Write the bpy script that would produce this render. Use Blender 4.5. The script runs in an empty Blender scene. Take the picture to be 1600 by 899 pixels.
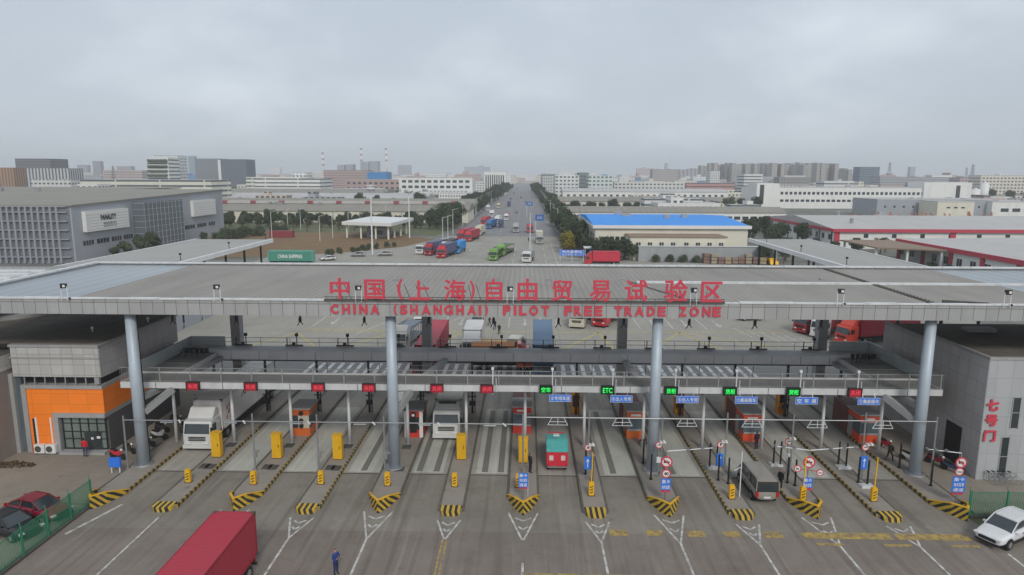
import bpy, bmesh, math, random
from math import radians, sin, cos, pi, atan, tan, floor, ceil
from mathutils import Matrix, Vector
random.seed(7)
C = bpy.context.scene.collection
SC = bpy.context.scene

# ------------------------------------------------------------------ camera
FPX = 1050.0; CAMH = 24.0; PITCH = radians(9.57); YAW = atan(22/1050); ROLL = radians(0.19)
RM = Matrix.Rotation(YAW,3,'Z') @ Matrix.Rotation(pi/2-PITCH,3,'X') @ Matrix.Rotation(ROLL,3,'Z')
cd = bpy.data.cameras.new('camera'); cam = bpy.data.objects.new('camera', cd); C.objects.link(cam)
cam.location = (0,0,CAMH); cam.rotation_euler = RM.to_euler()
cd.sensor_width = 36; cd.lens = 36*FPX/1600; cd.clip_start = .5; cd.clip_end = 30000
SC.camera = cam
def ray(px,py): return RM @ Vector((px-800, -(py-449.5), -FPX))
def at(px,py,z=0.0):
    d = ray(px,py); t = (z-CAMH)/d.z
    return (d.x*t, d.y*t)
def atY(px,py,Y):
    d = ray(px,py); t = Y/d.y
    return (d.x*t, CAMH+d.z*t)

# ------------------------------------------------------------------ world, sun, exposure
SUN_EL = radians(38); SUN_AZ = radians(165)      # azimuth measured clockwise from +Y
w = bpy.data.worlds.new('World'); SC.world = w; w.use_nodes = True
nt = w.node_tree; N = nt.nodes; L = nt.links
bg = N['Background']; bg.inputs['Strength'].default_value = 0.1
sky = N.new('ShaderNodeTexSky'); sky.sky_type = 'NISHITA'; sky.sun_disc = False
sky.sun_elevation = SUN_EL; sky.sun_rotation = SUN_AZ; sky.air_density = 1.0; sky.dust_density = 2.0
tc = N.new('ShaderNodeTexCoord'); sep = N.new('ShaderNodeSeparateXYZ'); L.new(tc.outputs['Generated'], sep.inputs[0])
def wm(op,a,b=None,c=None):
    n = N.new('ShaderNodeMath'); n.operation = op
    for i,v in enumerate((a,b,c)):
        if v is None: continue
        if isinstance(v,(int,float)): n.inputs[i].default_value = v
        else: L.new(v, n.inputs[i])
    return n.outputs[0]
den = wm('ADD', wm('MAXIMUM', sep.outputs[2], 0.0), 0.42)
comb = N.new('ShaderNodeCombineXYZ')
L.new(wm('DIVIDE', sep.outputs[0], den), comb.inputs[0]); L.new(wm('DIVIDE', sep.outputs[1], den), comb.inputs[1])
n1 = N.new('ShaderNodeTexNoise'); n1.inputs['Scale'].default_value = 2.1; n1.inputs['Detail'].default_value = 4; n1.inputs['Roughness'].default_value = .48
L.new(comb.outputs[0], n1.inputs['Vector'])
cr = N.new('ShaderNodeValToRGB'); L.new(n1.outputs[0], cr.inputs[0])
e = cr.color_ramp.elements
e[0].position = .28; e[0].color = (.425,.475,.535,1)
e[1].position = .72; e[1].color = (.63,.68,.73,1)
m2 = e.new(.5) if hasattr(e,'new') else None
if m2: m2.color = (.475,.527,.59,1)
sc_ = N.new('ShaderNodeVectorMath'); sc_.operation = 'SCALE'; sc_.inputs['Scale'].default_value = 10.0
L.new(cr.outputs[0], sc_.inputs[0])
mix = N.new('ShaderNodeMix'); mix.data_type = 'RGBA'; mix.inputs[0].default_value = .88
L.new(sky.outputs[0], mix.inputs['A']); L.new(sc_.outputs[0], mix.inputs['B'])
L.new(mix.outputs['Result'], bg.inputs['Color'])
sl = bpy.data.lights.new('sun','SUN'); sl.energy = 1.3; sl.angle = radians(14); sl.color = (1,.95,.875)
so = bpy.data.objects.new('sun', sl); C.objects.link(so)
sd = Vector((sin(SUN_AZ)*cos(SUN_EL), cos(SUN_AZ)*cos(SUN_EL), sin(SUN_EL)))
so.rotation_euler = sd.to_track_quat('Z','Y').to_euler()
SC.view_settings.view_transform = 'Standard'; SC.view_settings.look = 'None'
SC.view_settings.exposure = 0.33; SC.view_settings.gamma = 1.0; SC.view_settings.use_curve_mapping = False
SC.cycles.volume_bounces = 1; SC.cycles.max_bounces = 6; SC.cycles.use_denoising = True

# ------------------------------------------------------------------ materials
MATS = {}
def S(r,g,b):   # photo-like 0-255 value to linear
    return tuple(((v/255)/12.92 if v/255 < .04045 else (((v/255)+.055)/1.055)**2.4) for v in (r,g,b))
class NG:
    def __init__(s, m): s.t = m.node_tree; s.N = s.t.nodes; s.L = s.t.links
    def math(s,op,a,b=None,c=None):
        n = s.N.new('ShaderNodeMath'); n.operation = op
        for i,v in enumerate((a,b,c)):
            if v is None: continue
            if isinstance(v,(int,float)): n.inputs[i].default_value = v
            else: s.L.new(v, n.inputs[i])
        return n.outputs[0]
    def mixc(s,f,a,b):
        n = s.N.new('ShaderNodeMix'); n.data_type = 'RGBA'
        for k,v in ((0,f),('A',a),('B',b)):
            if isinstance(v,(int,float)): n.inputs[k].default_value = v
            elif isinstance(v,tuple): n.inputs[k].default_value = (v+(1,))[:4]
            else: s.L.new(v, n.inputs[k])
        return n.outputs['Result']
    def noise(s, vec, scale, detail=3, rough=.55):
        n = s.N.new('ShaderNodeTexNoise'); n.inputs['Scale'].default_value = scale
        n.inputs['Detail'].default_value = detail; n.inputs['Roughness'].default_value = rough
        if vec is not None: s.L.new(vec, n.inputs['Vector'])
        return n.outputs[0]
    def remap(s, v, a, b, c=0, d=1):
        n = s.N.new('ShaderNodeMapRange'); s.L.new(v, n.inputs[0])
        for i,x in zip((1,2,3,4),(a,b,c,d)): n.inputs[i].default_value = x
        return n.outputs[0]
    def coords(s, kind='Object'):
        n = s.N.new('ShaderNodeTexCoord'); return n.outputs[kind]
    def pos(s):
        return s.N.new('ShaderNodeNewGeometry').outputs['Position']
    def xyz(s, v):
        n = s.N.new('ShaderNodeSeparateXYZ'); s.L.new(v, n.inputs[0]); return n.outputs
    def vmul(s, v, k):
        n = s.N.new('ShaderNodeVectorMath'); n.operation = 'MULTIPLY'; s.L.new(v, n.inputs[0]); n.inputs[1].default_value = k; return n.outputs[0]
    def stripe(s, v, period, duty):      # 1 where fract(v/period) < duty
        f = s.math('FRACT', s.math('DIVIDE', v, period)); return s.math('LESS_THAN', f, duty)
    def bump(s, h, strength=.3, dist=.02):
        n = s.N.new('ShaderNodeBump'); n.inputs['Strength'].default_value = strength; n.inputs['Distance'].default_value = dist
        s.L.new(h, n.inputs['Height']); return n.outputs[0]
def newmat(name):
    m = bpy.data.materials.new(name); m.use_nodes = True; g = NG(m); b = g.N['Principled BSDF']; return m, g, b
def mat(name, col, rough=.7, var=.14, scale=1.2, metal=0.0, dirt=0.0, spec=.4, emit=0, bump=0, big=.12):
    if name in MATS: return MATS[name]
    m, g, b = newmat(name); col = tuple(col)
    v = g.pos() if dirt else g.coords()
    n_a = g.noise(v, scale, 4, .6); n_b = g.noise(v, scale*big, 3)
    f = g.math('ADD', g.math('MULTIPLY', n_a, .6), g.math('MULTIPLY', n_b, .4))
    f = g.remap(f, .32, .68)
    c = g.mixc(f, tuple(x*(1-var) for x in col), tuple(min(1,x*(1+var)) for x in col))
    if dirt:
        d = g.remap(g.noise(g.vmul(v,(1,1,.25)), scale*.8, 6, .7), .5, .75)
        c = g.mixc(g.math('MULTIPLY', d, dirt), c, tuple(x*.45+.01 for x in col))
    g.L.new(c, b.inputs['Base Color'])
    b.inputs['Roughness'].default_value = rough; b.inputs['Metallic'].default_value = metal
    b.inputs['Specular IOR Level'].default_value = spec
    if bump: g.L.new(g.bump(n_a, bump, .03), b.inputs['Normal'])
    if emit:
        b.inputs['Emission Color'].default_value = col+(1,); b.inputs['Emission Strength'].default_value = emit
    MATS[name] = m; return m

def ground_mat():
    m,g,b = newmat('open_ground'); p = g.pos()
    a = g.remap(g.noise(p,.012,5,.65), .35,.65); c1 = g.mixc(a, (.17,.165,.15), (.085,.095,.06))
    d = g.remap(g.noise(p,.08,5,.7), .4,.65); c = g.mixc(g.math('MULTIPLY',d,.6), c1, (.24,.235,.22))
    g.L.new(c,b.inputs['Base Color']); b.inputs['Roughness'].default_value=.95; return m
def paving_mat(name, c0, c1, crack=.0, slab=None, stain=.5, streak=False):
    m,g,b = newmat(name); p = g.pos(); x = g.xyz(p)
    a = g.remap(g.noise(p,.13,6,.65), .3,.7); c = g.mixc(a, c0, c1)
    s2 = g.remap(g.noise(p,.55,6,.75), .5,.8); c = g.mixc(g.math('MULTIPLY',s2,stain), c, tuple(v*.55 for v in c0))
    s3 = g.noise(p,9,3,.8); c = g.mixc(g.remap(s3,.35,.7,0,.25), c, tuple(v*1.35 for v in c1))
    if streak:   # tyre-polished tracks running along each lane
        q = g.noise(g.vmul(p,(1.5,.05,1)),1.0,4,.6); c = g.mixc(g.remap(q,.5,.68,0,.5), c, tuple(v*.62 for v in c0))
        r = g.noise(g.vmul(p,(2.2,.08,1)),.8,3,.6); c = g.mixc(g.remap(r,.56,.72,0,.3), c, tuple(v*1.5 for v in c1))
    sp=g.remap(g.noise(p,1.1,5,.6),.66,.72); c=g.mixc(g.math('MULTIPLY',sp,.35),c,tuple(v*.5 for v in c0))
    sp=g.remap(g.noise(g.vmul(p,(1,.6,1)),.33,6,.75),.60,.70); c=g.mixc(g.math('MULTIPLY',sp,.22),c,tuple(v*1.6 for v in c1))
    if slab:
        lx = g.math('LESS_THAN', g.math('FRACT', g.math('DIVIDE', x[0], slab)), .012)
        ly = g.math('LESS_THAN', g.math('FRACT', g.math('DIVIDE', x[1], slab)), .012)
        l = g.math('MAXIMUM', lx, ly); c = g.mixc(g.math('MULTIPLY',l,.55), c, tuple(v*.4 for v in c0))
    g.L.new(c,b.inputs['Base Color']); b.inputs['Roughness'].default_value=.85
    b.inputs['Specular IOR Level'].default_value=.3
    g.L.new(g.bump(s3,.25,.01), b.inputs['Normal']); return m
def worn_paint(name, col, wear=.5):
    m,g,b = newmat(name); p = g.pos()
    n = g.noise(p,2.2,6,.75); f = g.remap(n, .42,.62)
    c = g.mixc(g.math('MULTIPLY',f,wear), col, (.12,.112,.105))
    g.L.new(c,b.inputs['Base Color']); b.inputs['Roughness'].default_value=.8; return m
def stripes_mat(name, c1, c2, kx, ky, kz, period, duty=.5, absx=False, wear=.3):
    m,g,b = newmat(name); x = g.xyz(g.coords())
    xx = g.math('ABSOLUTE', x[0]) if absx else x[0]
    v = g.math('ADD', g.math('ADD', g.math('MULTIPLY',xx,kx), g.math('MULTIPLY',x[1],ky)), g.math('MULTIPLY',x[2],kz))
    f = g.stripe(g.math('ADD',v,100), period, duty); c = g.mixc(f, c1, c2)
    n = g.remap(g.noise(g.pos(),3,6,.75), .45,.7); c = g.mixc(g.math('MULTIPLY',n,wear), c, (.14,.13,.11))
    g.L.new(c,b.inputs['Base Color']); b.inputs['Roughness'].default_value=.65; return m
def panel_mat(name, col, px, pz, gap=.03, var=.12, rough=.5, metal=0., seamcol=None, horiz_only=False, dirt=.25):
    """cladding panels: grid seams plus a slightly different tone per panel; u = x+y works on axis aligned walls"""
    m,g,b = newmat(name); x = g.xyz(g.coords()); u = g.math('ADD', g.math('ADD',x[0],x[1]), 500); z = g.math('ADD', x[2], 100)
    su = g.math('DIVIDE',u,px); sz = g.math('DIVIDE',z,pz)
    l = g.math('LESS_THAN', g.math('FRACT',su), gap/px)
    lz = g.math('LESS_THAN', g.math('FRACT',sz), gap/pz); l = g.math('MAXIMUM', l, lz)
    cv = g.N.new('ShaderNodeCombineXYZ'); g.L.new(g.math('FLOOR',su),cv.inputs[0]); g.L.new(g.math('FLOOR',sz),cv.inputs[1])
    wn = g.N.new('ShaderNodeTexWhiteNoise'); g.L.new(cv.outputs[0], wn.inputs['Vector'])
    c = g.mixc(wn.outputs['Value'], tuple(v*(1-var) for v in col), tuple(min(1,v*(1+var)) for v in col))
    d = g.remap(g.noise(g.vmul(g.pos(),(1,1,.2)),.9,6,.7),.45,.75); c = g.mixc(g.math('MULTIPLY',d,dirt),c,tuple(v*.5 for v in col))
    c = g.mixc(l, c, seamcol or tuple(v*.3 for v in col))
    g.L.new(c,b.inputs['Base Color']); b.inputs['Roughness'].default_value=rough; b.inputs['Metallic'].default_value=metal; return m
def ribs_mat(name, col, axis=0, period=.45, amp=.2, rough=.45, metal=.3, patch=.25):
    m,g,b = newmat(name); p = g.coords(); x = g.xyz(p)
    s = g.math('SINE', g.math('MULTIPLY', x[axis], 2*pi/period)); f = g.remap(s,-1,1)
    c = g.mixc(f, tuple(v*(1-amp) for v in col), tuple(v*(1+amp*.6) for v in col))
    k = (1,.15,1) if axis==0 else (.15,1,1)
    n = g.remap(g.noise(g.vmul(p,k),.35,6,.7),.4,.7); c = g.mixc(g.math('MULTIPLY',n,patch), c, tuple(v*.6 for v in col))
    n2 = g.remap(g.noise(p,.07,4,.6),.35,.65); c = g.mixc(g.math('MULTIPLY',n2,.3), c, tuple(v*1.25 for v in col))
    g.L.new(c,b.inputs['Base Color']); b.inputs['Roughness'].default_value=rough; b.inputs['Metallic'].default_value=metal; b.inputs['Specular IOR Level'].default_value=.25
    g.L.new(g.bump(f,.35,.03), b.inputs['Normal']); return m
def city_mat(name, ux, uz, wu, wz, wcol):
    """far facades: wall colour from the object's own colour, windows in floors"""
    m,g,b = newmat(name); oi = g.N.new('ShaderNodeObjectInfo'); x = g.xyz(g.coords())
    geo = g.N.new('ShaderNodeNewGeometry'); nz = g.xyz(geo.outputs['Normal'])[2]
    u = g.math('ADD', g.math('ADD',x[0],x[1]), 500)
    a = g.math('LESS_THAN', g.math('FRACT', g.math('DIVIDE',u,ux)), wu); bz = g.math('LESS_THAN', g.math('ABSOLUTE', g.math('SUBTRACT', g.math('FRACT', g.math('DIVIDE',x[2],uz)), .55)), wz/2)
    wmask = g.math('MULTIPLY', g.math('MULTIPLY',a,bz), g.math('LESS_THAN', nz, .5))
    n = g.noise(g.pos(),.25,4); base = g.mixc(g.remap(n,.3,.7,0,.2), oi.outputs['Color'], (.25,.24,.22))
    roof = g.mixc(g.math('GREATER_THAN', nz, .5), base, g.mixc(.45, base, (.2,.19,.18)))
    c = g.mixc(wmask, roof, wcol); g.L.new(c,b.inputs['Base Color']); b.inputs['Roughness'].default_value=.7; return m
def leaf_mat(name, c0, c1, c2=None):
    m,g,b = newmat(name); oi = g.N.new('ShaderNodeObjectInfo'); p = g.coords()
    n = g.remap(g.noise(p,.9,4,.7),.3,.7); c = g.mixc(n,c0,c1)
    c = g.mixc(g.math('MULTIPLY',oi.outputs['Random'],.45), c, c2 or tuple(v*.6 for v in c0))
    g.L.new(c,b.inputs['Base Color']); b.inputs['Roughness'].default_value=.75; b.inputs['Specular IOR Level'].default_value=.25; return m
def glass_mat(name, col, rough=.12):
    return mat(name, col, rough, .25, .5, 0, 0, .8)

M = {}
M['ground'] = ground_mat()
M['asphalt'] = paving_mat('apron_asphalt', (.155,.131,.112), (.25,.215,.186), streak=True, stain=.45)
M['approach'] = paving_mat('approach_asphalt', (.18,.161,.136), (.265,.242,.208), streak=True, stain=.6)
M['lane'] = paving_mat('lane_concrete', (.30,.283,.25), (.375,.355,.315), streak=True, stain=.5)
M['plaza'] = paving_mat('plaza_concrete', (.265,.252,.22), (.345,.33,.288), slab=5.0, stain=.3)
M['hatchroad'] = paving_mat('hatch_road', (.22,.215,.205), (.27,.265,.25), stain=.4)
M['road'] = paving_mat('far_road', (.19,.19,.195), (.245,.245,.25), streak=True, stain=.3)
M['walk'] = paving_mat('pavement_slabs', (.22,.19,.155), (.29,.255,.21), slab=.8, stain=.55)
M['islandtop'] = paving_mat('island_concrete', (.24,.215,.185), (.31,.28,.245), stain=.6)
M['slab'] = paving_mat('weighbridge_slab', (.42,.42,.375), (.49,.49,.44), stain=.45, streak=True)
M['grass'] = paving_mat('dry_grass', (.17,.095,.05), (.20,.14,.065), stain=.5)
M['lawn'] = paving_mat('lawn', (.09,.11,.05), (.13,.14,.07), stain=.5)
M['wpaint'] = worn_paint('white_paint', (.62,.61,.58), .75)
M['ypaint'] = worn_paint('yellow_paint', (.48,.33,.085), .85)
M['ypale'] = worn_paint('faded_yellow_paint', (.52,.43,.18), .6)
M['kerbstripe'] = stripes_mat('kerb_black_yellow', (.40,.27,.05), (.03,.028,.025), 0,1,0, .62,.5, wear=.55)
M['kerbdull'] = mat('dull_kerb',(.13,.12,.10),.85,.3,1.5,0,.4)
M['nosestripe'] = stripes_mat('nose_chevrons', (.62,.40,.03), (.025,.024,.022), 2.0,0,.95, .50,.5, absx=True, wear=.3)
M['nosesmall'] = stripes_mat('small_nose_bars', (.60,.40,.05), (.03,.028,.025), 1.0,0,.25, .40,.5, wear=.3)
M['colblue'] = mat('pale_blue_column', S(172,183,192), .45, .06, .8, .1, .25)
M['colgrey'] = mat('grey_column', (.33,.34,.345), .6, .1, 1, 0, .3)
M['fascia'] = panel_mat('aluminium_fascia', (.40,.405,.395), .93, 3.0, .04, .08, .4, .15, dirt=.3)
M['coping'] = mat('white_coping', (.62,.63,.63), .5, .12, 2, 0, .55)
M['roofribs'] = ribs_mat('ribbed_roof', (.30,.282,.258), 0, .5, .12, .85, .0, .55)
M['roofpale'] = ribs_mat('pale_roof_sheet', (.33,.36,.38), 0, 1.6, .12, .3, .4)
M['rooftan'] = ribs_mat('tan_roof_sheet', (.36,.35,.325), 0, 1.0, .06, .6, .1)
M['whitesteel'] = mat('white_steel', (.72,.73,.73), .45, .08, 1, .1, .3)
M['gantryrail'] = mat('dim_rail', (.20,.21,.21), .5, .1, 1, .3)
M['railgrey'] = mat('rail_grey', (.36,.37,.37), .5, .1, 1, .3)
M['gantry'] = mat('gantry_grey', (.60,.61,.63), .55, .1, .6, .2, .4)
M['deck'] = mat('deck_plate', (.23,.23,.225), .7, .15, 1.4, .1, .5)
M['dark'] = mat('dark_metal', (.03,.03,.032), .5, .2, 3, .3)
M['black'] = mat('black_rubber', (.02,.02,.02), .8, .2, 6)
M['steel'] = mat('galvanised', (.38,.39,.40), .4, .1, 2, .6)
M['red'] = mat('sign_red', (.58,.06,.09), .5, .06, 3)
M['whitepaint'] = mat('white_enamel', (.72,.72,.70), .4, .06, 2, 0, .15)
M['blue'] = mat('sign_blue', (.035,.19,.72), .45, .06, 3)
M['ycab'] = mat('cabinet_yellow', (.78,.44,.015), .5, .08, 2, 0, .12)
M['orange'] = panel_mat('orange_cladding', (.95,.235,.02), 1.6, .95, .02, .05, .5, 0, (.5,.13,.015), dirt=.1)
M['tile'] = panel_mat('grey_stone_tiles', (.46,.455,.435), .95, .9, .025, .08, .6, 0, dirt=.35)
M['tiledark'] = panel_mat('dark_side_cladding', (.47,.455,.455), 1.2, 1.3, .02, .05, .7, 0, dirt=.3)
M['bandgrey'] = mat('grey_band', (.34,.34,.335), .6, .08, 1.5, 0, .3)
M['tilewhite'] = panel_mat('pale_wall_tiles', (.405,.415,.42), 1.25, 1.55, .035, .05, .45, 0, (.28,.30,.32), dirt=.2)
M['brownroof'] = mat('brown_flat_roof', (.15,.132,.11), .9, .25, .8, 0, .5)
M['tan'] = mat('dusty_tan_wall', (.27,.235,.21), .8, .12, .5, 0, .4)
M['glass'] = glass_mat('dark_glass', (.035,.045,.05), .15)
M['glassgreen'] = glass_mat('green_glass', (.16,.20,.18), .15)
M['roadsign'] = mat('dull_road_sign',(.03,.13,.38),.6,.1,1)
M['glassgrey'] = glass_mat('grey_glass', (.10,.13,.15), .15)
M['fencegreen'] = mat('green_fence', (.03,.22,.12), .5, .1, 3)
M['grime'] = mat('grime', (.09,.085,.075), .9, .3, 1)
M['ledred'] = mat('led_housing_red', (.30,.012,.025), .5, .05, 2, emit=.12)
M['ledredtext'] = mat('led_text_red', (.70,.07,.10), .5, 0, 2, emit=.25)
M['ledgreen'] = mat('led_housing_green', (.004,.05,.012), .5, .05, 2)
M['ledgreentext'] = mat('led_text_green', (.03,.85,.12), .5, 0, 2, emit=.55)
M['tyre'] = mat('tyre', (.022,.022,.022), .85, .2, 8)
M['rim'] = mat('rim', (.45,.46,.47), .3, .1, 8, .7)
M['lamp'] = mat('headlight_glass', (.75,.76,.72), .1, .03, 4)
M['taillamp'] = mat('tail_lamp', (.45,.02,.02), .2, .05, 4)
M['screen'] = glass_mat('windscreen', (.03,.04,.045), .08)
M['bark'] = mat('bark', (.09,.075,.06), .9, .25, 3)
M['leafdark'] = leaf_mat('dark_evergreen_leaves', (.03,.05,.026), (.085,.105,.05))
M['leafmid'] = leaf_mat('mid_green_leaves', (.05,.075,.035), (.10,.12,.06))
M['leafyellow'] = leaf_mat('autumn_yellow_leaves', (.15,.13,.03), (.34,.26,.03), (.10,.12,.03))
M['leafbrown'] = leaf_mat('brown_shrub_leaves', (.08,.055,.035), (.16,.11,.06))
M['skin'] = mat('skin', (.42,.26,.19), .6, .05, 5)
M['hair'] = mat('hair', (.015,.013,.012), .7, .1, 9)
M['city'] = city_mat('town_facade', 3.6, 3.3, .55, .42, (.07,.08,.09))
M['citybands'] = city_mat('band_window_facade', 30., 3.4, .97, .38, (.10,.12,.14))
M['cityfine'] = city_mat('tower_facade', 2.4, 3.0, .5, .55, (.16,.17,.19))
M['citytall'] = city_mat('vertical_fin_facade', 3.0, 60., .45, .92, (.10,.11,.13))

# ------------------------------------------------------------------ mesh builder
class MB:
    def __init__(s): s.v=[]; s.f=[]; s.m=[]
    def add(s, vs, fs, mi=0):
        o=len(s.v); s.v+= [tuple(v) for v in vs]; s.f+=[tuple(i+o for i in f) for f in fs]; s.m+=[mi]*len(fs); return s
    def box(s, x0,x1,y0,y1,z0,z1, mi=0, rot=0, c=None):
        vs=[(x,y,z) for z in (z0,z1) for (x,y) in ((x0,y0),(x1,y0),(x1,y1),(x0,y1))]
        if rot:
            cx,cy = c or ((x0+x1)/2,(y0+y1)/2)
            vs=[(cx+(x-cx)*cos(rot)-(y-cy)*sin(rot), cy+(x-cx)*sin(rot)+(y-cy)*cos(rot), z) for x,y,z in vs]
        return s.add(vs, [(0,3,2,1),(4,5,6,7),(0,1,5,4),(1,2,6,5),(2,3,7,6),(3,0,4,7)], mi)
    def cb(s, cx,cy,cz,sx,sy,sz, mi=0): return s.box(cx-sx/2,cx+sx/2,cy-sy/2,cy+sy/2,cz-sz/2,cz+sz/2,mi)
    def prism(s, poly, z0, z1, mi=0):       # polygon (ccw) in XY
        n=len(poly); vs=[(x,y,z0) for x,y in poly]+[(x,y,z1) for x,y in poly]
        fs=[tuple(range(n))[::-1], tuple(range(n,2*n))]+[(i,(i+1)%n,(i+1)%n+n,i+n) for i in range(n)]
        return s.add(vs,fs,mi)
    def prismx(s, poly, x0, x1, mi=0):      # polygon in YZ extruded along X
        n=len(poly); vs=[(x0,y,z) for y,z in poly]+[(x1,y,z) for y,z in poly]
        fs=[tuple(range(n))[::-1], tuple(range(n,2*n))]+[(i,(i+1)%n,(i+1)%n+n,i+n) for i in range(n)]
        return s.add(vs,fs,mi)
    def prismy(s, poly, y0, y1, mi=0):      # polygon in XZ extruded along Y
        n=len(poly); vs=[(x,y0,z) for x,z in poly]+[(x,y1,z) for x,z in poly]
        fs=[tuple(range(n)), tuple(range(n,2*n))[::-1]]+[((i+1)%n,i,i+n,(i+1)%n+n) for i in range(n)]
        return s.add(vs,fs,mi)
    def tube(s, p0, p1, r0, r1=None, n=10, mi=0, caps=True):
        r1 = r0 if r1 is None else r1; p0=Vector(p0); p1=Vector(p1); d=(p1-p0).normalized()
        a = d.orthogonal().normalized(); b = d.cross(a)
        vs=[]
        for p,r in ((p0,r0),(p1,r1)):
            for i in range(n):
                t=2*pi*i/n; vs.append(tuple(p+a*(r*cos(t))+b*(r*sin(t))))
        fs=[(i,(i+1)%n,(i+1)%n+n,i+n) for i in range(n)]
        if caps: fs += [tuple(range(n))[::-1], tuple(range(n,2*n))]
        return s.add(vs,fs,mi)
    def beam(s, p0, p1, wdt, hgt, mi=0):    # rectangular bar between two points, wdt horizontal
        p0=Vector(p0); p1=Vector(p1); d=(p1-p0).normalized(); up=Vector((0,0,1))
        if abs(d.z)>.99: up=Vector((0,1,0))
        sd=d.cross(up).normalized()*wdt/2; uu=sd.cross(d).normalized()*hgt/2
        vs=[tuple(p+a+b) for p in (p0,p1) for a,b in ((-sd,-uu),(sd,-uu),(sd,uu),(-sd,uu))]
        return s.add(vs,[(0,1,2,3),(7,6,5,4),(0,4,5,1),(1,5,6,2),(2,6,7,3),(3,7,4,0)],mi)
    def quad(s, a,b,c,d, mi=0): return s.add([a,b,c,d],[(0,1,2,3)],mi)
    def sphere(s, c, r, nu=10, nv=6, mi=0, sc=(1,1,1)):
        vs=[]; fs=[]
        for j in range(nv+1):
            ph=pi*j/nv
            for i in range(nu):
                th=2*pi*i/nu; vs.append((c[0]+r*sc[0]*sin(ph)*cos(th), c[1]+r*sc[1]*sin(ph)*sin(th), c[2]+r*sc[2]*cos(ph)))
        for j in range(nv):
            for i in range(nu): fs.append((j*nu+i,(j+1)*nu+i,(j+1)*nu+(i+1)%nu,j*nu+(i+1)%nu))
        return s.add(vs,fs,mi)
    def mesh(s, name, mats, smooth=False):
        me=bpy.data.meshes.new(name); me.from_pydata(s.v,[],s.f)
        for m_ in (mats if isinstance(mats,(list,tuple)) else [mats]): me.materials.append(m_)
        for p,i in zip(me.polygons,s.m): p.material_index=i; p.use_smooth=smooth
        bm=bmesh.new(); bm.from_mesh(me); bmesh.ops.recalc_face_normals(bm,faces=bm.faces); bm.to_mesh(me); bm.free()
        me.update(); return me
    def build(s, name, mats, parent=None, loc=None, rotz=0, smooth=False, bevel=0):
        me=s.mesh(name,mats,smooth)
        if bevel:
            bm=bmesh.new(); bm.from_mesh(me); bmesh.ops.remove_doubles(bm,verts=bm.verts,dist=1e-5)
            bmesh.ops.bevel(bm,geom=[e_ for e_ in bm.edges if e_.calc_face_angle(0)>.5],offset=bevel,segments=2,affect='EDGES',clamp_overlap=True); bm.to_mesh(me); bm.free()
        return put(name, me, parent, loc, rotz)
def put(name, me, parent=None, loc=None, rotz=0):
    o=bpy.data.objects.new(name,me); C.objects.link(o)
    if parent: o.parent=parent
    if loc: o.location=loc
    if rotz: o.rotation_euler=(0,0,rotz)
    return o
def tag(o,label=None,cat=None,group=None,kind=None):
    if label: o['label']=label
    if cat: o['category']=cat
    if group: o['group']=group
    if kind: o['kind']=kind
    return o
def thing(name,label,cat,loc=(0,0,0),rotz=0,group=None):
    o=bpy.data.objects.new(name,None); C.objects.link(o); o.location=loc; o.rotation_euler=(0,0,rotz)
    o.empty_display_size=.3
    return tag(o,label,cat,group)
def kids(o): return [c for c in C.objects if c.parent==o]
CH={}
def copy_tree(o, loc=None, rotz=None, label=None, group=None, scale=None, parent=None):
    if o.name not in CH: CH[o.name]=list(o.children)
    c=o.copy(); C.objects.link(c)
    if parent: c.parent=parent
    if loc is not None: c.location=loc
    if rotz is not None: c.rotation_euler=(0,0,rotz)
    if scale is not None: c.scale=scale if isinstance(scale,tuple) else (scale,)*3
    if label: c['label']=label
    if group: c['group']=group
    for k in CH[o.name]: copy_tree(k, parent=c)
    return c
def sheet(name, poly, z, m, kind='structure'):
    mb=MB(); mb.add([(x,y,z) for x,y in poly],[tuple(range(len(poly)))])
    o=mb.build(name,m); o['kind']=kind; return o
ORD=['first','second','third','fourth','fifth','sixth','seventh','eighth','ninth','tenth','eleventh','twelfth','thirteenth']
# text ------------------------------------------------------------
TX={}
def glyphs(txt, bold=0.0, depth=.1):
    key=(txt,bold,depth)
    if key in TX: return TX[key]
    cjk = bold>0.005 and any(ord(ch)>0x2E80 for ch in txt)
    cu=bpy.data.curves.new('text','FONT'); cu.body=txt; cu.size=1; cu.offset=0 if cjk else bold; cu.extrude=depth/2; cu.resolution_u=3
    o=bpy.data.objects.new('text',cu); C.objects.link(o)
    dg=bpy.context.evaluated_depsgraph_get(); me=bpy.data.meshes.new_from_object(o.evaluated_get(dg))
    bpy.data.objects.remove(o); bpy.data.curves.remove(cu)
    if cjk:     # thicken dense characters by stacking slightly shifted copies, each 3 mm proud of the last
        vs=[v.co.copy() for v in me.vertices]; fs=[tuple(p.vertices) for p in me.polygons]; V=[]; Fc=[]
        for i,(dx,dy) in enumerate(((0,0),(1,.6),(-1,-.6),(.6,-1),(-.6,1))):
            o_=len(V); V+=[(v.x+dx*bold,v.y+dy*bold,v.z*(1+.06*i)) for v in vs]; Fc+=[tuple(a+o_ for a in f) for f in fs]
        me=bpy.data.meshes.new('text'); me.from_pydata(V,[],Fc)
    TX[key]=me; return me
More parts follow.
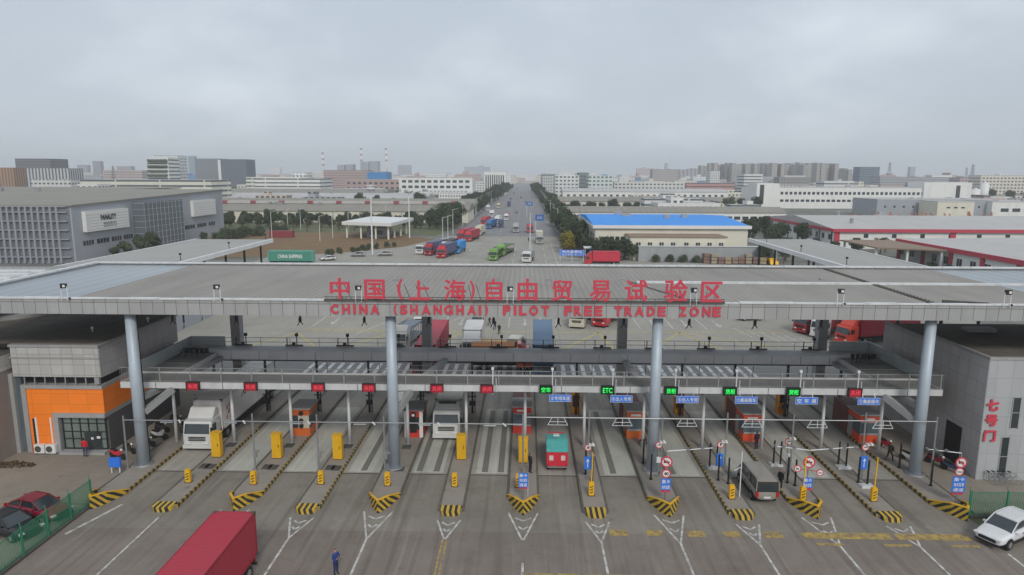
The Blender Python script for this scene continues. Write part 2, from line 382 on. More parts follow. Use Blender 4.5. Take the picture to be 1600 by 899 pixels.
def text_at(name, txt, cx, y, cz, wdt, hgt, m, parent=None, bold=0.0, depth=.06, face='-Y', fit=True):
    """letters standing upright, facing -Y (or +X / -X), fitted into wdt x hgt metres around the centre"""
    me=glyphs(txt,bold,depth).copy(); me.name=name
    xs=[v.co.x for v in me.vertices]; ys=[v.co.y for v in me.vertices]
    if not xs: return None
    x0,x1,y0,y1=min(xs),max(xs),min(ys),max(ys)
    kx=wdt/(x1-x0) if wdt else hgt/(y1-y0); ky=hgt/(y1-y0) if hgt else kx
    for v in me.vertices:
        a=(v.co.x-(x0+x1)/2)*kx; b=(v.co.y-(y0+y1)/2)*ky; d=v.co.z
        if face=='-Y': v.co=(a,-d,b)
        elif face=='+X': v.co=(d,a,b)
        elif face=='+Y': v.co=(-a,d,b)
        else: v.co=(-d,-a,b)
    me.materials.clear(); me.materials.append(m)
    o=put(name,me,parent,(cx,y,cz)); return o

def KX(k): return -31.35+5.21*k      # centre line of lane island k (0..12)

# ================================================================== SETTING: ground, roads, markings
sheet('ground', [(-9000,-150),(9000,-150),(9000,9000),(-9000,9000)], -.08, M['ground'])
sheet('road_apron', [(-70,-30),(70,-30),(70,42.6),(-70,41.9)], 0, M['asphalt'])
sheet('gate_approach', [(-70,41.9),(70,42.6),(70,50.9),(-70,50.9)], 0, M['approach'])
sheet('lane_road', [(-60,50.9),(60,50.9),(60,76.5),(-60,76.5)], 0, M['lane'])
sheet('crossing_road', [(-60,76.5),(60,76.5),(60,84.5),(-60,84.5)], 0, M['hatchroad'])
sheet('plaza_road', [(-75,84.5),(75,84.5),(75,176),(12,196),(12,262),(-30,262),(-41,222),(-58,203),(-75,196)], 0, M['plaza'])
sheet('far_road', [(-28,262),(11.5,262),(10.5,3000),(-19,3000)], 0, M['road'])
sheet('grass_field', [(-120,176),(-75,196.1),(-58,203.1),(-41,222.1),(-34,250),(-60,276),(-125,276)], -.03, M['grass'])
sheet('lawn', [(-240,276),(-60,276),(-36,262),(-32,300),(-30,340),(-240,340)], -.04, M['lawn'])
def strip(mb, p0, p1, wd, z=.006, mi=0):
    d=Vector((p1[0]-p0[0],p1[1]-p0[1])).normalized(); n=Vector((-d.y,d.x))*wd/2
    mb.add([(p0[0]+n.x,p0[1]+n.y,z),(p0[0]-n.x,p0[1]-n.y,z),(p1[0]-n.x,p1[1]-n.y,z),(p1[0]+n.x,p1[1]+n.y,z)],[(0,1,2,3)],mi)
mb=MB()
for k in (1,2,3,4,6,7,8,9,10,11,12):
    x=KX(k)+(.3 if k==1 else 0)
    if k==6: strip(mb,(x,30),(x,38.6),.16)
    elif k==12: strip(mb,(x,30),(x,40.5),.16)
    else: strip(mb,(x,28),(x,41.3 if k!=1 else 43.6),.15)
for k in range(2,12):
    x=KX(k); t=41.3
    if k%2==0: hw,ty=.95,45.2
    else: hw,ty=.72,44.1
    strip(mb,(x-.05,t),(x-hw-.1,ty-.3),.14); strip(mb,(x+.05,t),(x+hw+.1,ty-.3),.14)
    for q in (.38,.68):
        yy=t+(ty-t)*q; h2=hw*q*.9
        strip(mb,(x-h2,yy+.25),(x,yy-.15),.16,.007); strip(mb,(x,yy-.15),(x+h2,yy+.25),.16,.007)
strip(mb,(-30.9,41.2),(-29.5,45.4),.22)
o=mb.build('lane_markings_white',M['wpaint']); o['kind']='structure'
mb=MB()
for dx in (-.14,.14): strip(mb,(KX(5)+dx,28),(KX(5)+dx,41.2),.12)
strip(mb,(-.1,37.45),(14.5,37.45),.16,.009)
for k in range(12):
    if k>=7:
        if k<10:
            strip(mb,(KX(k)+.7,42.4),(KX(k)+1.9,42.4),.75,.009); strip(mb,(KX(k)+3.2,42.4),(KX(k)+4.3,42.4),.75,.009)
        else: strip(mb,(KX(k)-.9,42.4),(KX(k)+4.0,42.4),.8,.009)
strip(mb,(25.5,42.4),(29.9,42.4),.8,.010)
for x in (20.5,24.9,29.3): strip(mb,(x-1.2,41.3),(x+.6,41.3),.3,.009)
o=mb.build('lane_markings_yellow',M['ypaint']); o['kind']='structure'
# hatched zone behind the gate
mb=MB()
for i in range(46):
    x=-27+1.22*i; strip(mb,(x,77.4),(x,83.0),.48,.008)
o=mb.build('crossing_markings',worn_paint('crossing_paint',(.78,.78,.76),.35)); o['kind']='structure'
mb=MB()
for a,b in (((-34.9,99.5),(-40,89)),((-34.9,99.5),(-28.5,89.5)),((-34.9,102),(-10,101.5)),((-19.9,101),(-26,90)),((-9.4,100.4),(-15,89.5)),((-9.4,100.4),(-4,90)),((11.2,101.1),(4.4,89.5)),((11.2,101.1),(12.6,89)),((23.6,101.5),(16.9,90)),((23.6,101.5),(27.7,91)),((23.6,102.2),(40,102)),((11.2,101.5),(23.6,101.8)),((-33,100.6),(-10,100.2)),((23.6,101.5),(36,93)),((-9.4,101),(11,101.2))):
    strip(mb,a,b,.42,.008)
o=mb.build('plaza_markings_yellow',M['ypale']); o['kind']='structure'
mb=MB()
for k in range(-1,12):      # lane lines and arrows on the plaza
    x=KX(k)+2.6
    if k in (0,1,2): 
        strip(mb,(x+3,99),(x+3+9,125),.22,.009); continue
    strip(mb,(x,104),(x,112),.2,.009); strip(mb,(x,118),(x,126),.2,.009)
    if k%1==0:
        ax=x+2.6; strip(mb,(ax,107),(ax,110.5),.28,.010)
        mb.add([(ax-.55,107,.010),(ax+.55,107,.010),(ax,105.2,.010)],[(0,1,2)])
for x0,x1 in ((-24.2,-20),(-8.3,-8.3),(-3.6,-3.6),(1,1),(5.5,5.5)):
    for j in range(5): strip(mb,(x0,150+j*16),(x0+(0),158+j*16),.22,.009)
for x in (1.8,8.6): strip(mb,(x,165),(x,236),.22,.009)
for i in range(6): strip(mb,(33+i*1.6,105-i*1.2),(34+i*1.6,99-i*1.5),.2,.009)
for (px,py) in ((722,391),(735,391),(766,398),(781,375),(712,405)):
    ax,ay=at(px,py); strip(mb,(ax,ay-2),(ax,ay+2),.5,.010)
for x in (-18,-11,-4.2,3.5): 
    for j in range(40): strip(mb,(x,270+j*14),(x,276+j*14),.16,.009)
o=mb.build('plaza_markings_white',M['wpaint']); o['kind']='structure'
# pavements beside the gate
def slabmesh(name, poly, z0, z1, m, kind='structure'):
    mb=MB(); mb.prism(poly,z0,z1); o=mb.build(name,m); o['kind']=kind; return o
slabmesh('pavement_beside_office', [(-60,45.2),(-31.9,45.2),(-32.3,76),(-60,76)], -.02, .16, M['walk'])
slabmesh('pavement_beside_gatehouse', [(32.3,45.6),(60,45.6),(60,76),(32.3,76)], -.02, .16, M['walk'])
slabmesh('car_park_surface', [(-60,20),(-31.9,20),(-31.9,45.18),(-60,45.18)], -.02, .012, M['walk'])
sheet('verge_right', [(31.6,43.4),(60,43.4),(60,45.58),(31.6,45.58)], .02, M['lawn'])
# a line of grime and slab joints crossing the lanes where old asphalt meets concrete
mb=MB(); strip(mb,(-31,51.0),(32,51.0),.18,.012)
for (x,y,a,b) in ((-25.5,51.5,1.1,.7),(-20.3,51.6,1.0,.7),(-15.2,51.8,1.0,.7),(-24.2,51.5,.9,.7),(-19.2,51.4,.9,.7)):
    pass
o=mb.build('road_joint',M['grime']); o['kind']='structure'
# weighbridge slabs in the lanes
for k in (1,2,3,4,5,7,8,9,10):
    x0=KX(k)+1.35; x1=KX(k+1)-1.35
    g=slabmesh('weighbridge_road_slab', [(x0,51.4),(x1,51.4),(x1,66.5),(x0,66.5)], -.02, .03, M['slab'])
mb=MB()
for k,offs in ((4,(.55,1.95)),(5,(.7,2.0)),(7,(.75,)),(3,(1.2,)),(8,(.4,))):
    for q in offs:
        x=KX(k)+1.35+q; strip(mb,(x,51.5),(x,66),.5,.034)
o=mb.build('tyre_marks',worn_paint('tyre_mark',(.20,.192,.165),.3)); o['kind']='structure'
M['tracks']=None

# ================================================================== lane islands (0..12)
NOSE={}
def island(k):
    even=k%2==0; hw=1.12 if even else .86
    x=KX(k)
    what='wide lane island ending in a tall black and yellow chevron nose' if even else 'narrow lane island with a low striped end'
    t=thing('lane_island', '%s, %s from the left'%(what,ORD[k]), 'traffic island', (x,0,0), 0, 'lane islands of the gate')
    y0=47.0 if even else 45.0; tip=44.9 if even else 44.4
    mb=MB(); h=.2
    poly=[(-hw,y0),(-hw*.55,(y0+tip)/2-.1),(0,tip),(hw*.55,(y0+tip)/2-.1),(hw,y0),(hw,75),(-hw,75)] if even else [(-hw,y0),(-hw*.7,tip),(hw*.7,tip),(hw,y0),(hw,75),(-hw,75)]
    poly=poly[::-1] if False else poly
    # ccw order: start bottom left going right
    mb.prism([(p[0]*.93,p[1]+.08) for p in poly],0,h); mb.build('island_top',M['islandtop'],t)
    n=len(poly)
    for s in (-1,1):
        kb=MB(); kb.box(s*hw-.07,s*hw+.07,y0,60,0,h+.025)
        lit=(s>0 and k<=3) or (s<0 and k>=9)
        kb.build('striped_kerb' if lit else 'kerb',M['kerbstripe'] if lit else M['kerbdull'],t)
    kd=MB()
    for s in (-1,1): kd.box(s*hw-.08,s*hw+.08,60.01,75,0,h+.02)
    kd.build('rear_kerb',M['kerbdull'],t)
    if even:
        nb=MB()
        for s in (-1,1):
            xs=[(0,44.55,.95),(s*.62,45.5,.86),(s*(hw+.08),47.1,.30)]
            for (ax,ay,az),(bx,by,bz) in zip(xs,xs[1:]):
                o1=.13
                nb.add([(ax,ay,0),(bx,by,0),(bx,by,bz),(ax,ay,az),(ax-0*s,ay+.22,0),(bx-s*.14,by+.10,0),(bx-s*.14,by+.10,bz),(ax,ay+.22,az)],
                       [(0,1,2,3),(7,6,5,4),(3,2,6,7),(0,4,5,1),(0,3,7,4),(1,5,6,2)])
        nb.build('nose_barrier',M['nosestripe'],t)
        cp=MB()
        for s in (-1,1): cp.beam((0,44.66,.98),(s*.60,45.55,.89),.16,.06); cp.beam((s*.60,45.55,.89),(s*(hw+.02),47.1,.33),.16,.06)
        cp.build('nose_capping',M['ycab'],t)
    else:
        nb=MB(); w_=hw*.78
        nb.prism([(-w_,44.55),(-w_*.6,44.3),(w_*.6,44.3),(w_,44.55),(w_+.1,45.3),(-w_-.1,45.3)],0,.34)
        nb.build('nose_barrier',M['nosesmall'],t)
        
    return t
for k in range(13): island(k)
# drain / inspection covers on the islands
ic=0
for k in (1,2,3,4):
    for dx,yy in ((-.35,51.6),(.45,51.5),(.1,56.0)):
        mb=MB(); mb.box(-.38,.38,-.45,.45,.2,.235); mb.box(-.34,.34,-.41,.41,.236,.245)
        ic+=1
        o=mb.build('inspection_cover',[M['grime']],None,(KX(k)+dx*.6,yy,0)); tag(o,'dark square cover plate set into the concrete lane island','cover plate','cover plates on the islands')

# ================================================================== main canopy
RX0,RX1=-47.2,66.0; RY0,RY1=50.9,72.7; ZT=14.05
cn=thing('gate_canopy','huge flat grey ribbed roof canopy spanning all toll lanes on pale blue columns','gate canopy',(0,0,0))
mb=MB(); mb.box(RX0+.25,-36.5,RY0+.25,RY1-.25,13.3,ZT+.012); mb.build('smooth_roof_panel',M['roofpale'],cn)
mb=MB(); mb.box(43.3,RX1-.25,RY0+.25,RY1-.25,13.3,ZT+.010); mb.build('smooth_roof_panel',M['roofpale'],cn)
mb=MB(); mb.box(-36.498,43.298,RY0+.25,RY1-.25,13.3,ZT); mb.build('ribbed_roof_panel',M['roofribs'],cn)
mb=MB(); mb.box(RX0,RX1,RY0-.02,RY0+.22,13.08,14.28); mb.build('front_fascia',M['fascia'],cn)
mb=MB(); mb.box(RX0,RX1,RY1-.22,RY1,13.1,14.2); mb.box(RX0,RX0+.22,RY0+.23,RY1-.23,13.1,14.2); mb.box(RX1-.22,RX1,RY0+.23,RY1-.23,13.1,14.2); mb.build('side_fascia',M['fascia'],cn)
mb=MB()
random.seed(3)
x=RX0
while x<RX1:                       # coping in slightly uneven lengths
    l=random.choice((2.4,3.0,3.6)); dz=random.uniform(-.015,.02)
    mb.box(x,min(x+l-.05,RX1),RY1-.42,RY1+.10,14.20,14.34+dz); x+=l
mb.build('rear_coping',M['coping'],cn)
mb=MB(); x=RX0
while x<RX1:
    l=random.choice((1.8,2.4,3.0)); dz=random.uniform(-.02,.02)
    if not(-15.6<x<15.2): mb.box(x,min(x+l-.03,RX1),RY0-.10,RY0+.36,14.28,14.38+dz)
    else: mb.box(x,min(x+l-.03,RX1),RY0-.04,RY0+.26,14.28,14.33+dz)
    x+=l
mb.build('front_coping',M['coping'],cn)
mb=MB(); mb.box(RX0-.35,RX0+.3,RY0-.1,RY1,14.21,14.36); mb.build('side_coping',M['coping'],cn)
mb=MB(); mb.box(10.3,RX1-.3,61.8,62.3,ZT,ZT+.16); mb.build('roof_ridge_strip',M['coping'],cn)
mb=MB(); mb.beam((9.8,62.0,ZT+.08),(13.6,51.6,ZT+.08),.10,.05); mb.build('roof_cable',M['grime'],cn)
mb=MB(); mb.beam((32.6,52.4,ZT+.2),(35.5,51.4,ZT+.2),.3,.3); mb.build('roof_duct',M['grime'],cn)
mb=MB(); mb.box(31.95,32.2,51.2,72.2,ZT,ZT+.07)
for i in range(40): mb.box(31.8,32.35,51.5+i*.52,51.62+i*.52,ZT,ZT+.10)
mb.build('roof_cable_joint',M['grime'],cn)
mb=MB()
for x in (-12.5,2.0,9.1,28.3): mb.box(x,x+.35,63+x*.05,63.35+x*.05,ZT,ZT+.18)
mb.build('roof_vent_cap',M['steel'],cn)
# neighbouring roof on the left, white ribs
nr=thing('neighbour_roof','white ridged metal roof beside the left end of the gate canopy','roof',(0,0,0))
mb=MB(); mb.box(-90,-49.9,48,70.5,13.0,13.75); mb.build('roof_slab',M['roofpale'],nr)
mb=MB()
for i in range(9): mb.box(-90,-50.1,49.0+i*2.4,49.9+i*2.4,13.75,13.93)
mb.build('roof_rib',M['coping'],nr)
mb=MB(); mb.box(-90,-49.6,70.5,71,13.0,14.0); mb.build('roof_edge',M['fascia'],nr)
mb=MB(); [mb.tube((x,58,0),(x,58,13),.35) for x in (-52,-70,-88)]; mb.build('support',M['colgrey'],nr)
# columns
COLX=[-31.6,-10.7,10.4,31.6]
for i,x in enumerate(COLX):
    t=thing('canopy_column','round pale blue steel column at the canopy front, %s from the left'%ORD[i],'column',(x,51.9,0),0,'front canopy columns')
    mb=MB(); mb.tube((0,0,.2),(0,0,13.06),.455,.405,24); mb.build('shaft',M['colblue'],t,smooth=True)
    mb=MB(); mb.tube((0,0,.18),(0,0,.32),.78,.74,20); mb.build('base_plate',M['steel'],t)
    mb=MB(); mb.tube((.34,.38,.3),(.30,.34,12.9),.05,.05,8); mb.build('drain_pipe',M['dark'],t)
for i,x in enumerate((-31.8,-10.8,10.5,32.0)):
    t=thing('rear_column','square dark grey column under the rear of the canopy, %s from the left'%ORD[i],'column',(x,71.6,0),0,'rear canopy columns')
    mb=MB(); mb.box(-.5,.5,-.5,.5,0,13.2); mb.build('shaft',M['colgrey'],t)
    mb=MB(); mb.box(-.62,.62,-.62,.62,0,.5); mb.build('plinth',M['islandtop'],t)
# hanging lamps below the front beam
for n in range(-1,10):
    x=-23.4+5.2*n
    if abs(x-10.4)<.1: continue
    t=thing('hanging_lamp','small dark splayed lane lamp hanging under the canopy edge, %s from the left'%ORD[n+1],'lamp',(x,52.6,12.1),0,'lane lamps under the canopy')
    mb=MB(); mb.tube((0,0,.3),(0,0,1.0),.04,.04,6); mb.tube((0,0,.75),(.1,0,.45),.05,.05,6); mb.build('stem',M['dark'],t)
    mb=MB(); mb.cb(.02,0,.28,.20,.16,.34); mb.build('lamp_head',M['dark'],t)
    mb=MB(); mb.tube((0,0,.15),(-.22,0,-.22),.05,.03,6); mb.tube((.03,0,.15),(.24,0,-.12),.05,.03,6); mb.build('bracket',M['dark'],t)
# roof floodlights
FL=[-35.9,-23.9,-12.9,-1.2,12.8,23.9,36.4]
for i,x in enumerate(FL):
    t=thing('floodlight','black floodlight on two thin white legs on the canopy edge, %s from the left'%ORD[i],'floodlight',(x,50.72,14.3),0,'floodlights along the canopy edge')
    mb=MB()
    for s in (-1,1): mb.tube((s*.24,0,-.1),(s*.24,0,1.0),.035,.035,6)
    mb.build('leg',M['whitesteel'],t)
    mb=MB(); mb.box(-.22,.22,-.10,.10,.86,1.22); mb.build('lamp_body',M['dark'],t)
    mb=MB(); mb.box(-.02,.17,-.125,-.101,.95,1.13); mb.build('lamp_glass',M['whitepaint'],t)
    mb=MB(); mb.box(.30,.42,-.05,.1,.0,.12); mb.build('junction_box',M['dark'],t)

# ------------------------------------------------------------------ red sign characters
rs=thing('roof_sign','large red Chinese characters standing on a dark rail along the canopy edge','sign',(0,0,0))
def xs_at(px,Y): return atY(px,480,Y)[0]
CHN=[('中',532,30,33),('国',586,31,31),('（',626,9,32),('上',656,33,30),('海',711,33,32),('）',738,8,30),('自',772,25,33),('由',824,30,34),('贸',878,31,32),('易',937,31,32),('试',993,34,33),('验',1055,35,34),('区',1111,32,31)]
for ch,px,wp,hp in CHN:
    x=xs_at(px,50.75); k=53.5/1050
    c_=text_at('character',{'（':'(','）':')'}.get(ch,ch),x,50.76,14.42+hp*k/2,wp*k,hp*k,M['red'],rs,bold=(.019 if ch not in '（）' else .025),depth=.12)
mb=MB()
for z in (14.42,14.60): mb.beam((-15.6,50.86,z),(15.2,50.86,z),.05,.05)
mb.beam((-15.6,50.74,14.36),(15.2,50.74,14.36),.10,.10)
for i in range(42): mb.beam((-15.4+i*.745,50.86,14.34),(-15.4+i*.745,50.86,14.62),.03,.03)
mb.build('mounting_rail',M['grime'],rs)
mb=MB()
for ch,px,wp,hp in CHN:
    x=xs_at(px,50.75); mb.beam((x-.3,50.86,15.6),(x-.1,52.1,14.07),.03,.03); mb.beam((x+.3,50.86,15.6),(x+.6,52.1,14.07),.03,.03)
mb.build('stay_wire',M['dark'],rs)
es=thing('fascia_sign','red English lettering fixed along the grey canopy fascia','sign',(0,0,0))
ENG=[('C',523),('H',541),('I',554),('N',568),('A',586),('(',618),('S',631),('H',647),('A',666),('N',684),('G',701),('H',719),('A',737),('I',750),(')',760),('P',792),('I',805),('L',817),('O',834),('T',852),('F',888),('R',903),('E',919),('E',935),('T',966),('R',982),('A',999),('D',1017),('E',1034),('Z',1067),('O',1085),('N',1104),('E',1120)]
for ch,px in ENG:
    wp={'I':4,'(':5,')':5,'O':14,'A':14,'N':13,'G':14}.get(ch,12); k=52.8/1050
    x,_=atY(px,488,50.85); hp=.86 if ch in '()' else .76
    z=13.68-.0*px
    text_at('letter',ch,x,50.82,13.64,wp*k,hp,M['red'],es,bold=(.045 if ch!='I' else .02),depth=.07)

# ================================================================== footbridge in front
fb=thing('footbridge','pale grey inspection footbridge with railings crossing above the toll lanes','footbridge',(0,0,0))
BX0,BX1=-34.2,34.4; BY0,BY1=53.9,57.0
mb=MB(); mb.box(BX0,BX1,BY0+.18,BY1-.18,6.25,6.5); mb.build('deck',M['deck'],fb)
mb=MB(); mb.box(BX0,BX1,BY0,BY0+.16,6.08,6.60); mb.box(BX0,BX1,BY1-.16,BY1,6.02,6.62); mb.box(BX1-.16,BX1+.0,BY0+.165,BY1-.165,6.03,6.61); mb.box(BX0,BX0+.16,BY0+.165,BY1-.165,6.03,6.61); mb.build('edge_beam',mat('bridge_beam_paint',(.58,.59,.585),.5,.08,1,0,.45),fb)
mb=MB()
for i in range(12): 
    x=BX0+3+i*5.7; mb.box(x,x+.05,BY0-.012,BY0-.001,6.03,6.61)
mb.build('beam_joint',M['grime'],fb)
def railing(mb, p0, p1, z, hgt=1.05, pitch=.15, r=.007, post=1.9):
    p0=Vector(p0+(0,)); p1=Vector(p1+(0,)); Ld=(p1-p0).length; n=int(Ld/pitch)
    for i in range(n+1):
        p=p0.lerp(p1,i/n); mb.beam((p.x,p.y,z+.08),(p.x,p.y,z+hgt),r*2,r*2)
    mb.beam((p0.x,p0.y,z+hgt),(p1.x,p1.y,z+hgt),.05,.05); mb.beam((p0.x,p0.y,z+.1),(p1.x,p1.y,z+.1),.03,.03)
mb=MB(); railing(mb,(BX0,BY0+.08),(BX1,BY0+.08),6.62,1.22); mb.build('front_railing',mat('front_rail_paint',(.28,.285,.285),.5,.1,1,.2),fb)
mb=MB(); [mb.beam((BX0,BY1-.08,z),(BX1,BY1-.08,z),.025,.025) for z in (7.0,7.4)]; mb.build('rear_railing',M['gantryrail'],fb)
mb=MB(); railing(mb,(BX0+.05,BY0+.2),(BX0+.05,BY1-.2),6.62); railing(mb,(BX1-.05,BY0+.2),(BX1-.05,BY1-.2),6.62); mb.build('end_railing',M['railgrey'],fb)
for i in range(27):
    mb=MB(); x=BX0+.8+i*2.6; mb.box(x-.035,x+.035,BY0+.04,BY0+.12,6.62,7.9)
    if i%1==0: mb.build('railing_post',M['railgrey'],fb)
# white supports on every island
for k in range(13):
    x=KX(k)+(.1 if k<12 else -.1)
    t=thing('bridge_support','thin round white post under the footbridge, %s from the left'%ORD[k],'post',(x,56.6,0),0,'white posts under the footbridge')
    mb=MB(); mb.tube((0,0,.2),(0,0,6.0),.15,.12,14); mb.build('shaft',M['whitesteel'],t,smooth=True)
    mb=MB(); mb.tube((0,0,.19),(0,0,.26),.26,.26,12); mb.build('foot_plate',M['steel'],t)
    mb=MB(); mb.box(-.28,.28,-.2,.2,5.9,6.0); mb.build('head_plate',M['whitesteel'],t)
# tie beams column - bridge - rear gantry
for i,(a,b) in enumerate((((-31.6,52.4),(-30.2,64)),((-10.7,52.4),(-7.9,64)),((10.4,52.4),(9.8,64)),((31.6,52.4),(30.1,64)))):
    mb=MB(); mb.beam((a[0],a[1],5.75),(b[0],b[1],5.9),.5,.42)
    o=mb.build('tie_beam',M['railgrey' if i in (0,3) else 'gantry']); tag(o,'grey tie beam from canopy column back to the rear gantry, %s from the left'%ORD[i],'beam','tie beams behind the columns')
for i,(a,b) in enumerate((((-31.35,52.2,4.6),(-29.8,54.0,6.0)),((-10.6,52.3,4.6),(-9.6,54,6.0)),((10.45,52.3,4.6),(10.2,54,6.0)),((31.35,52.2,4.6),(29.7,54,6.0)))):
    mb=MB(); mb.beam(a,b,.42,.5)
    o=mb.build('bracket_brace',M['railgrey']); tag(o,'sloping pale brace from the canopy column up to the footbridge, %s from the left'%ORD[i],'brace','braces under the footbridge')
# end platforms with glass panels
for s,(xa,xb) in ((-1,(-34.2,-30.6)),(1,(30.4,34.4))):
    t=thing('end_platform','grey platform with solid parapet joining footbridge and gantry at the %s end'%('left' if s<0 else 'right'),'platform',(0,0,0))
    mb=MB(); mb.box(xa,xb,57.02,66.2,6.1,6.45); mb.build('deck',M['deck'],t)
    mb=MB(); xo=xa if s<0 else xb; xi=xb if s<0 else xa
    mb.box(xo-.05,xo+.05,57.02,66.2,6.0,7.6); mb.box(xa+.06,xb-.06,66.1,66.2,6.0,7.6); mb.build('parapet_panel',mat('frosted_panel',(.42,.46,.47),.3,.1,1),t)
    mb=MB(); mb.box(xi-.1,xi+.1,57.02,63.9,5.9,6.5); mb.build('edge_beam',M['gantry'],t)
    mb=MB()
    for i in range(5):
        mb.tube((xa+.6+i*.5,62.5+i*.2,6.45),(xa+.9+i*.5,62.9,7.2),.04,.04,6); mb.cb(xa+1+i*.5,63.2,6.9,.3,.2,.5)
    mb.build('equipment_rack',M['dark'],t)
# ================================================================== rear gantry
gn=thing('rear_gantry','long dark grey box gantry crossing behind the footbridge','gantry',(0,0,0))
mb=MB(); mb.box(-33,33,64,66.0,5.78,6.68); mb.build('box_beam',M['gantry'],gn,bevel=.04)
mb=MB(); mb.tube((-33,63.95,5.72),(33,63.95,5.72),.06,.06,8); mb.build('lower_pipe',M['dark'],gn)
mb=MB()
for i in range(24): mb.box(-32+i*2.8,-31.97+i*2.8,63.985,63.998,5.65,6.6)
mb.build('beam_joint',M['dark'],gn)
mb=MB()
for z in (7.05,7.5): mb.beam((-33,66.1,z),(33,66.1,z),.05,.05)
for i in range(23): mb.beam((-33+i*3,66.1,6.68),(-33+i*3,66.1,7.5),.04,.04)
mb.build('guard_rail',M['railgrey'],gn)
for k in range(13):
    x=KX(k)
    mb=MB(); mb.box(-.10,.10,-.1,.1,.2,5.6); mb.box(-.32,.32,-.07,.07,1.0,1.5); mb.box(-.4,.4,-.05,.05,1.9,2.0)
    mb.box(.22,.30,-.07,.07,.2,3.0)
    o=mb.build('gantry_post',M['dark'],None,(x,64.7,0)); tag(o,'thin dark post with box standing below the rear gantry, %s from the left'%ORD[k],'post','dark posts below the gantry')
for i in range(12):
    x=KX(i)+2.6
    mb=MB(); mb.box(-.9,.9,-.06,.06,.0,.12); mb.box(-.75,-.68,-.05,.05,.12,.85); mb.box(.25,.32,-.05,.05,.12,1.0); mb.box(.15,.42,-.12,.12,1.0,1.3); mb.box(-.2,.12,-.1,.1,.12,.32)
    o=mb.build('gantry_signal',M['dark'],None,(x,66.0,6.7)); tag(o,'small dark lane signal mounted on top of the gantry, %s from the left'%ORD[i],'signal','dark signals on the gantry')
for i in range(12):
    x=KX(i)+1.4
    mb=MB(); mb.tube((0,0,0),(0,-.15,1.3),.035,.035,6); mb.box(-.1,.1,-.45,.1,-.15,.1)
    o=mb.build('gantry_camera',M['dark'],None,(x,63.7,4.4)); tag(o,'small dark camera hanging below the gantry, %s from the left'%ORD[i],'camera','cameras below the gantry')

# ================================================================== lane signals on the footbridge
SIG=[(303,'r'),(393,'r'),(498,'r'),(577,'r'),(683,'r'),(761,'r'),(853,'空车'),(949,'ETC'),(1048,'货柜'),(1140,'货柜'),(1239,'货柜'),(1335,'r')]
for i,(px,s) in enumerate(SIG):
    x,_=atY(px,608,53.8); red=s=='r'
    nm=('red lit lane display box' if red else 'green lit lane display box')
    t=thing('lane_display','%s on the footbridge beam, %s display from the left'%(nm,ORD[i]),'lane display',(x,53.72,6.36),0,'lane displays on the footbridge')
    mb=MB(); mb.box(-.5,.5,-.12,.14,-.32,.36); mb.build('housing',M['ledred'] if red else M['ledgreen'],t)
    text_at('display_text','关闭' if red else s,0,-.145,.02,.78,.42,M['ledredtext'] if red else M['ledgreentext'],t,.01,.02)
    mb=MB(); mb.box(-.54,.54,-.22,.12,.37,.40); mb.box(-.54,-.51,-.2,.13,-.33,.365); mb.box(.51,.54,-.2,.13,-.33,.365); mb.build('hood',M['dark'],t)
BL=[(875,'③专用车道'),(970,'④出入专用'),(1073,'④出入专用'),(1164,'①集装箱车'),(1258,'空 车 道'),(1355,'①集装箱车')]
for i,(px,s) in enumerate(BL):
    x,_=atY(px,625,54.0)
    t=thing('lane_sign','blue lane sign with white lettering under the footbridge, %s from the left'%ORD[i],'sign',(x,53.75,5.62),0,'blue lane signs under the footbridge')
    mb=MB(); mb.box(-.92,.92,-.05,.05,-.30,.30); mb.build('panel',M['blue'],t)
    mb=MB()
    for z in (-.285,.285): mb.box(-.9,.9,-.062,-.052,z-.012,z+.012)
    for xx in (-.9,.9): mb.box(xx-.012,xx+.012,-.062,-.052,-.27,.27)
    mb.build('border',M['whitepaint'],t)
    text_at('sign_text',s,0,-.065,0,1.6,.36,M['whitepaint'],t,.012,.02)
    for hx in (-.5,.5): mb=MB(); mb.tube((hx,0,.3),(hx,.2,.62),.03,.03,6); mb.build('hanger',M['steel'],t)
# tall thin masts standing up from the bridge beam
for i,px in enumerate((770,863,957,1055,1150,1250,1340)):
    x,_=atY(px,600,53.8)
    mb=MB(); mb.tube((0,0,-.9),(0,0,1.25),.05,.05,8); mb.cb(0,.1,1.32,.22,.2,.2); mb.tube((.28,0,-.7),(.28,0,.5),.03,.03,6)
    o=mb.build('bridge_mast',M['whitesteel'],None,(x,53.72,6.8)); tag(o,'thin white pipe with small sensor fixed to the footbridge rail, %s from the left'%ORD[i],'pipe','sensor pipes on the footbridge')

# ================================================================== height bar across the lane entries
hb=thing('height_bar','thin grey height limit bar on slim posts across the left lanes with white tube lamps','height bar',(0,0,0))
mb=MB(); mb.tube((-32.4,51,4.35),(-.2,51,4.35),.045,.045,8); mb.build('cross_bar',M['steel'],hb)
for k in range(6):
    x=KX(k)+2.6
    mb=MB(); mb.tube((x-.6,50.95,4.22),(x+.4,50.95,4.22),.06,.06,8); mb.build('tube_lamp',M['steel'],hb)
    mb=MB(); mb.tube((x+.95,50.9,4.42),(x+1.2,50.6,4.34),.07,.07,8); mb.build('camera',M['whitepaint'],hb)
hb2=thing('height_bar','thin grey height limit bar across the right lanes with small hanging lattice frames','height bar',(0,0,0))
mb=MB(); mb.tube((-.2,51,4.95),(32.3,51,4.95),.05,.05,8); mb.build('cross_bar',M['steel'],hb2)
for k in range(6,12):
    x=KX(k)+2.7-.1*(k-6); mb=MB()
    for z,h in ((4.35,.8),(4.62,.6)): mb.beam((x-h,50.95,z),(x+h,50.95,z),.035,.035)
    for q in (-.8,0,.8): mb.beam((x+q,50.95,4.34),(x+q*.6,50.95,4.93),.04,.04)
    mb.build('hanging_frame',M['whitesteel'],hb2)
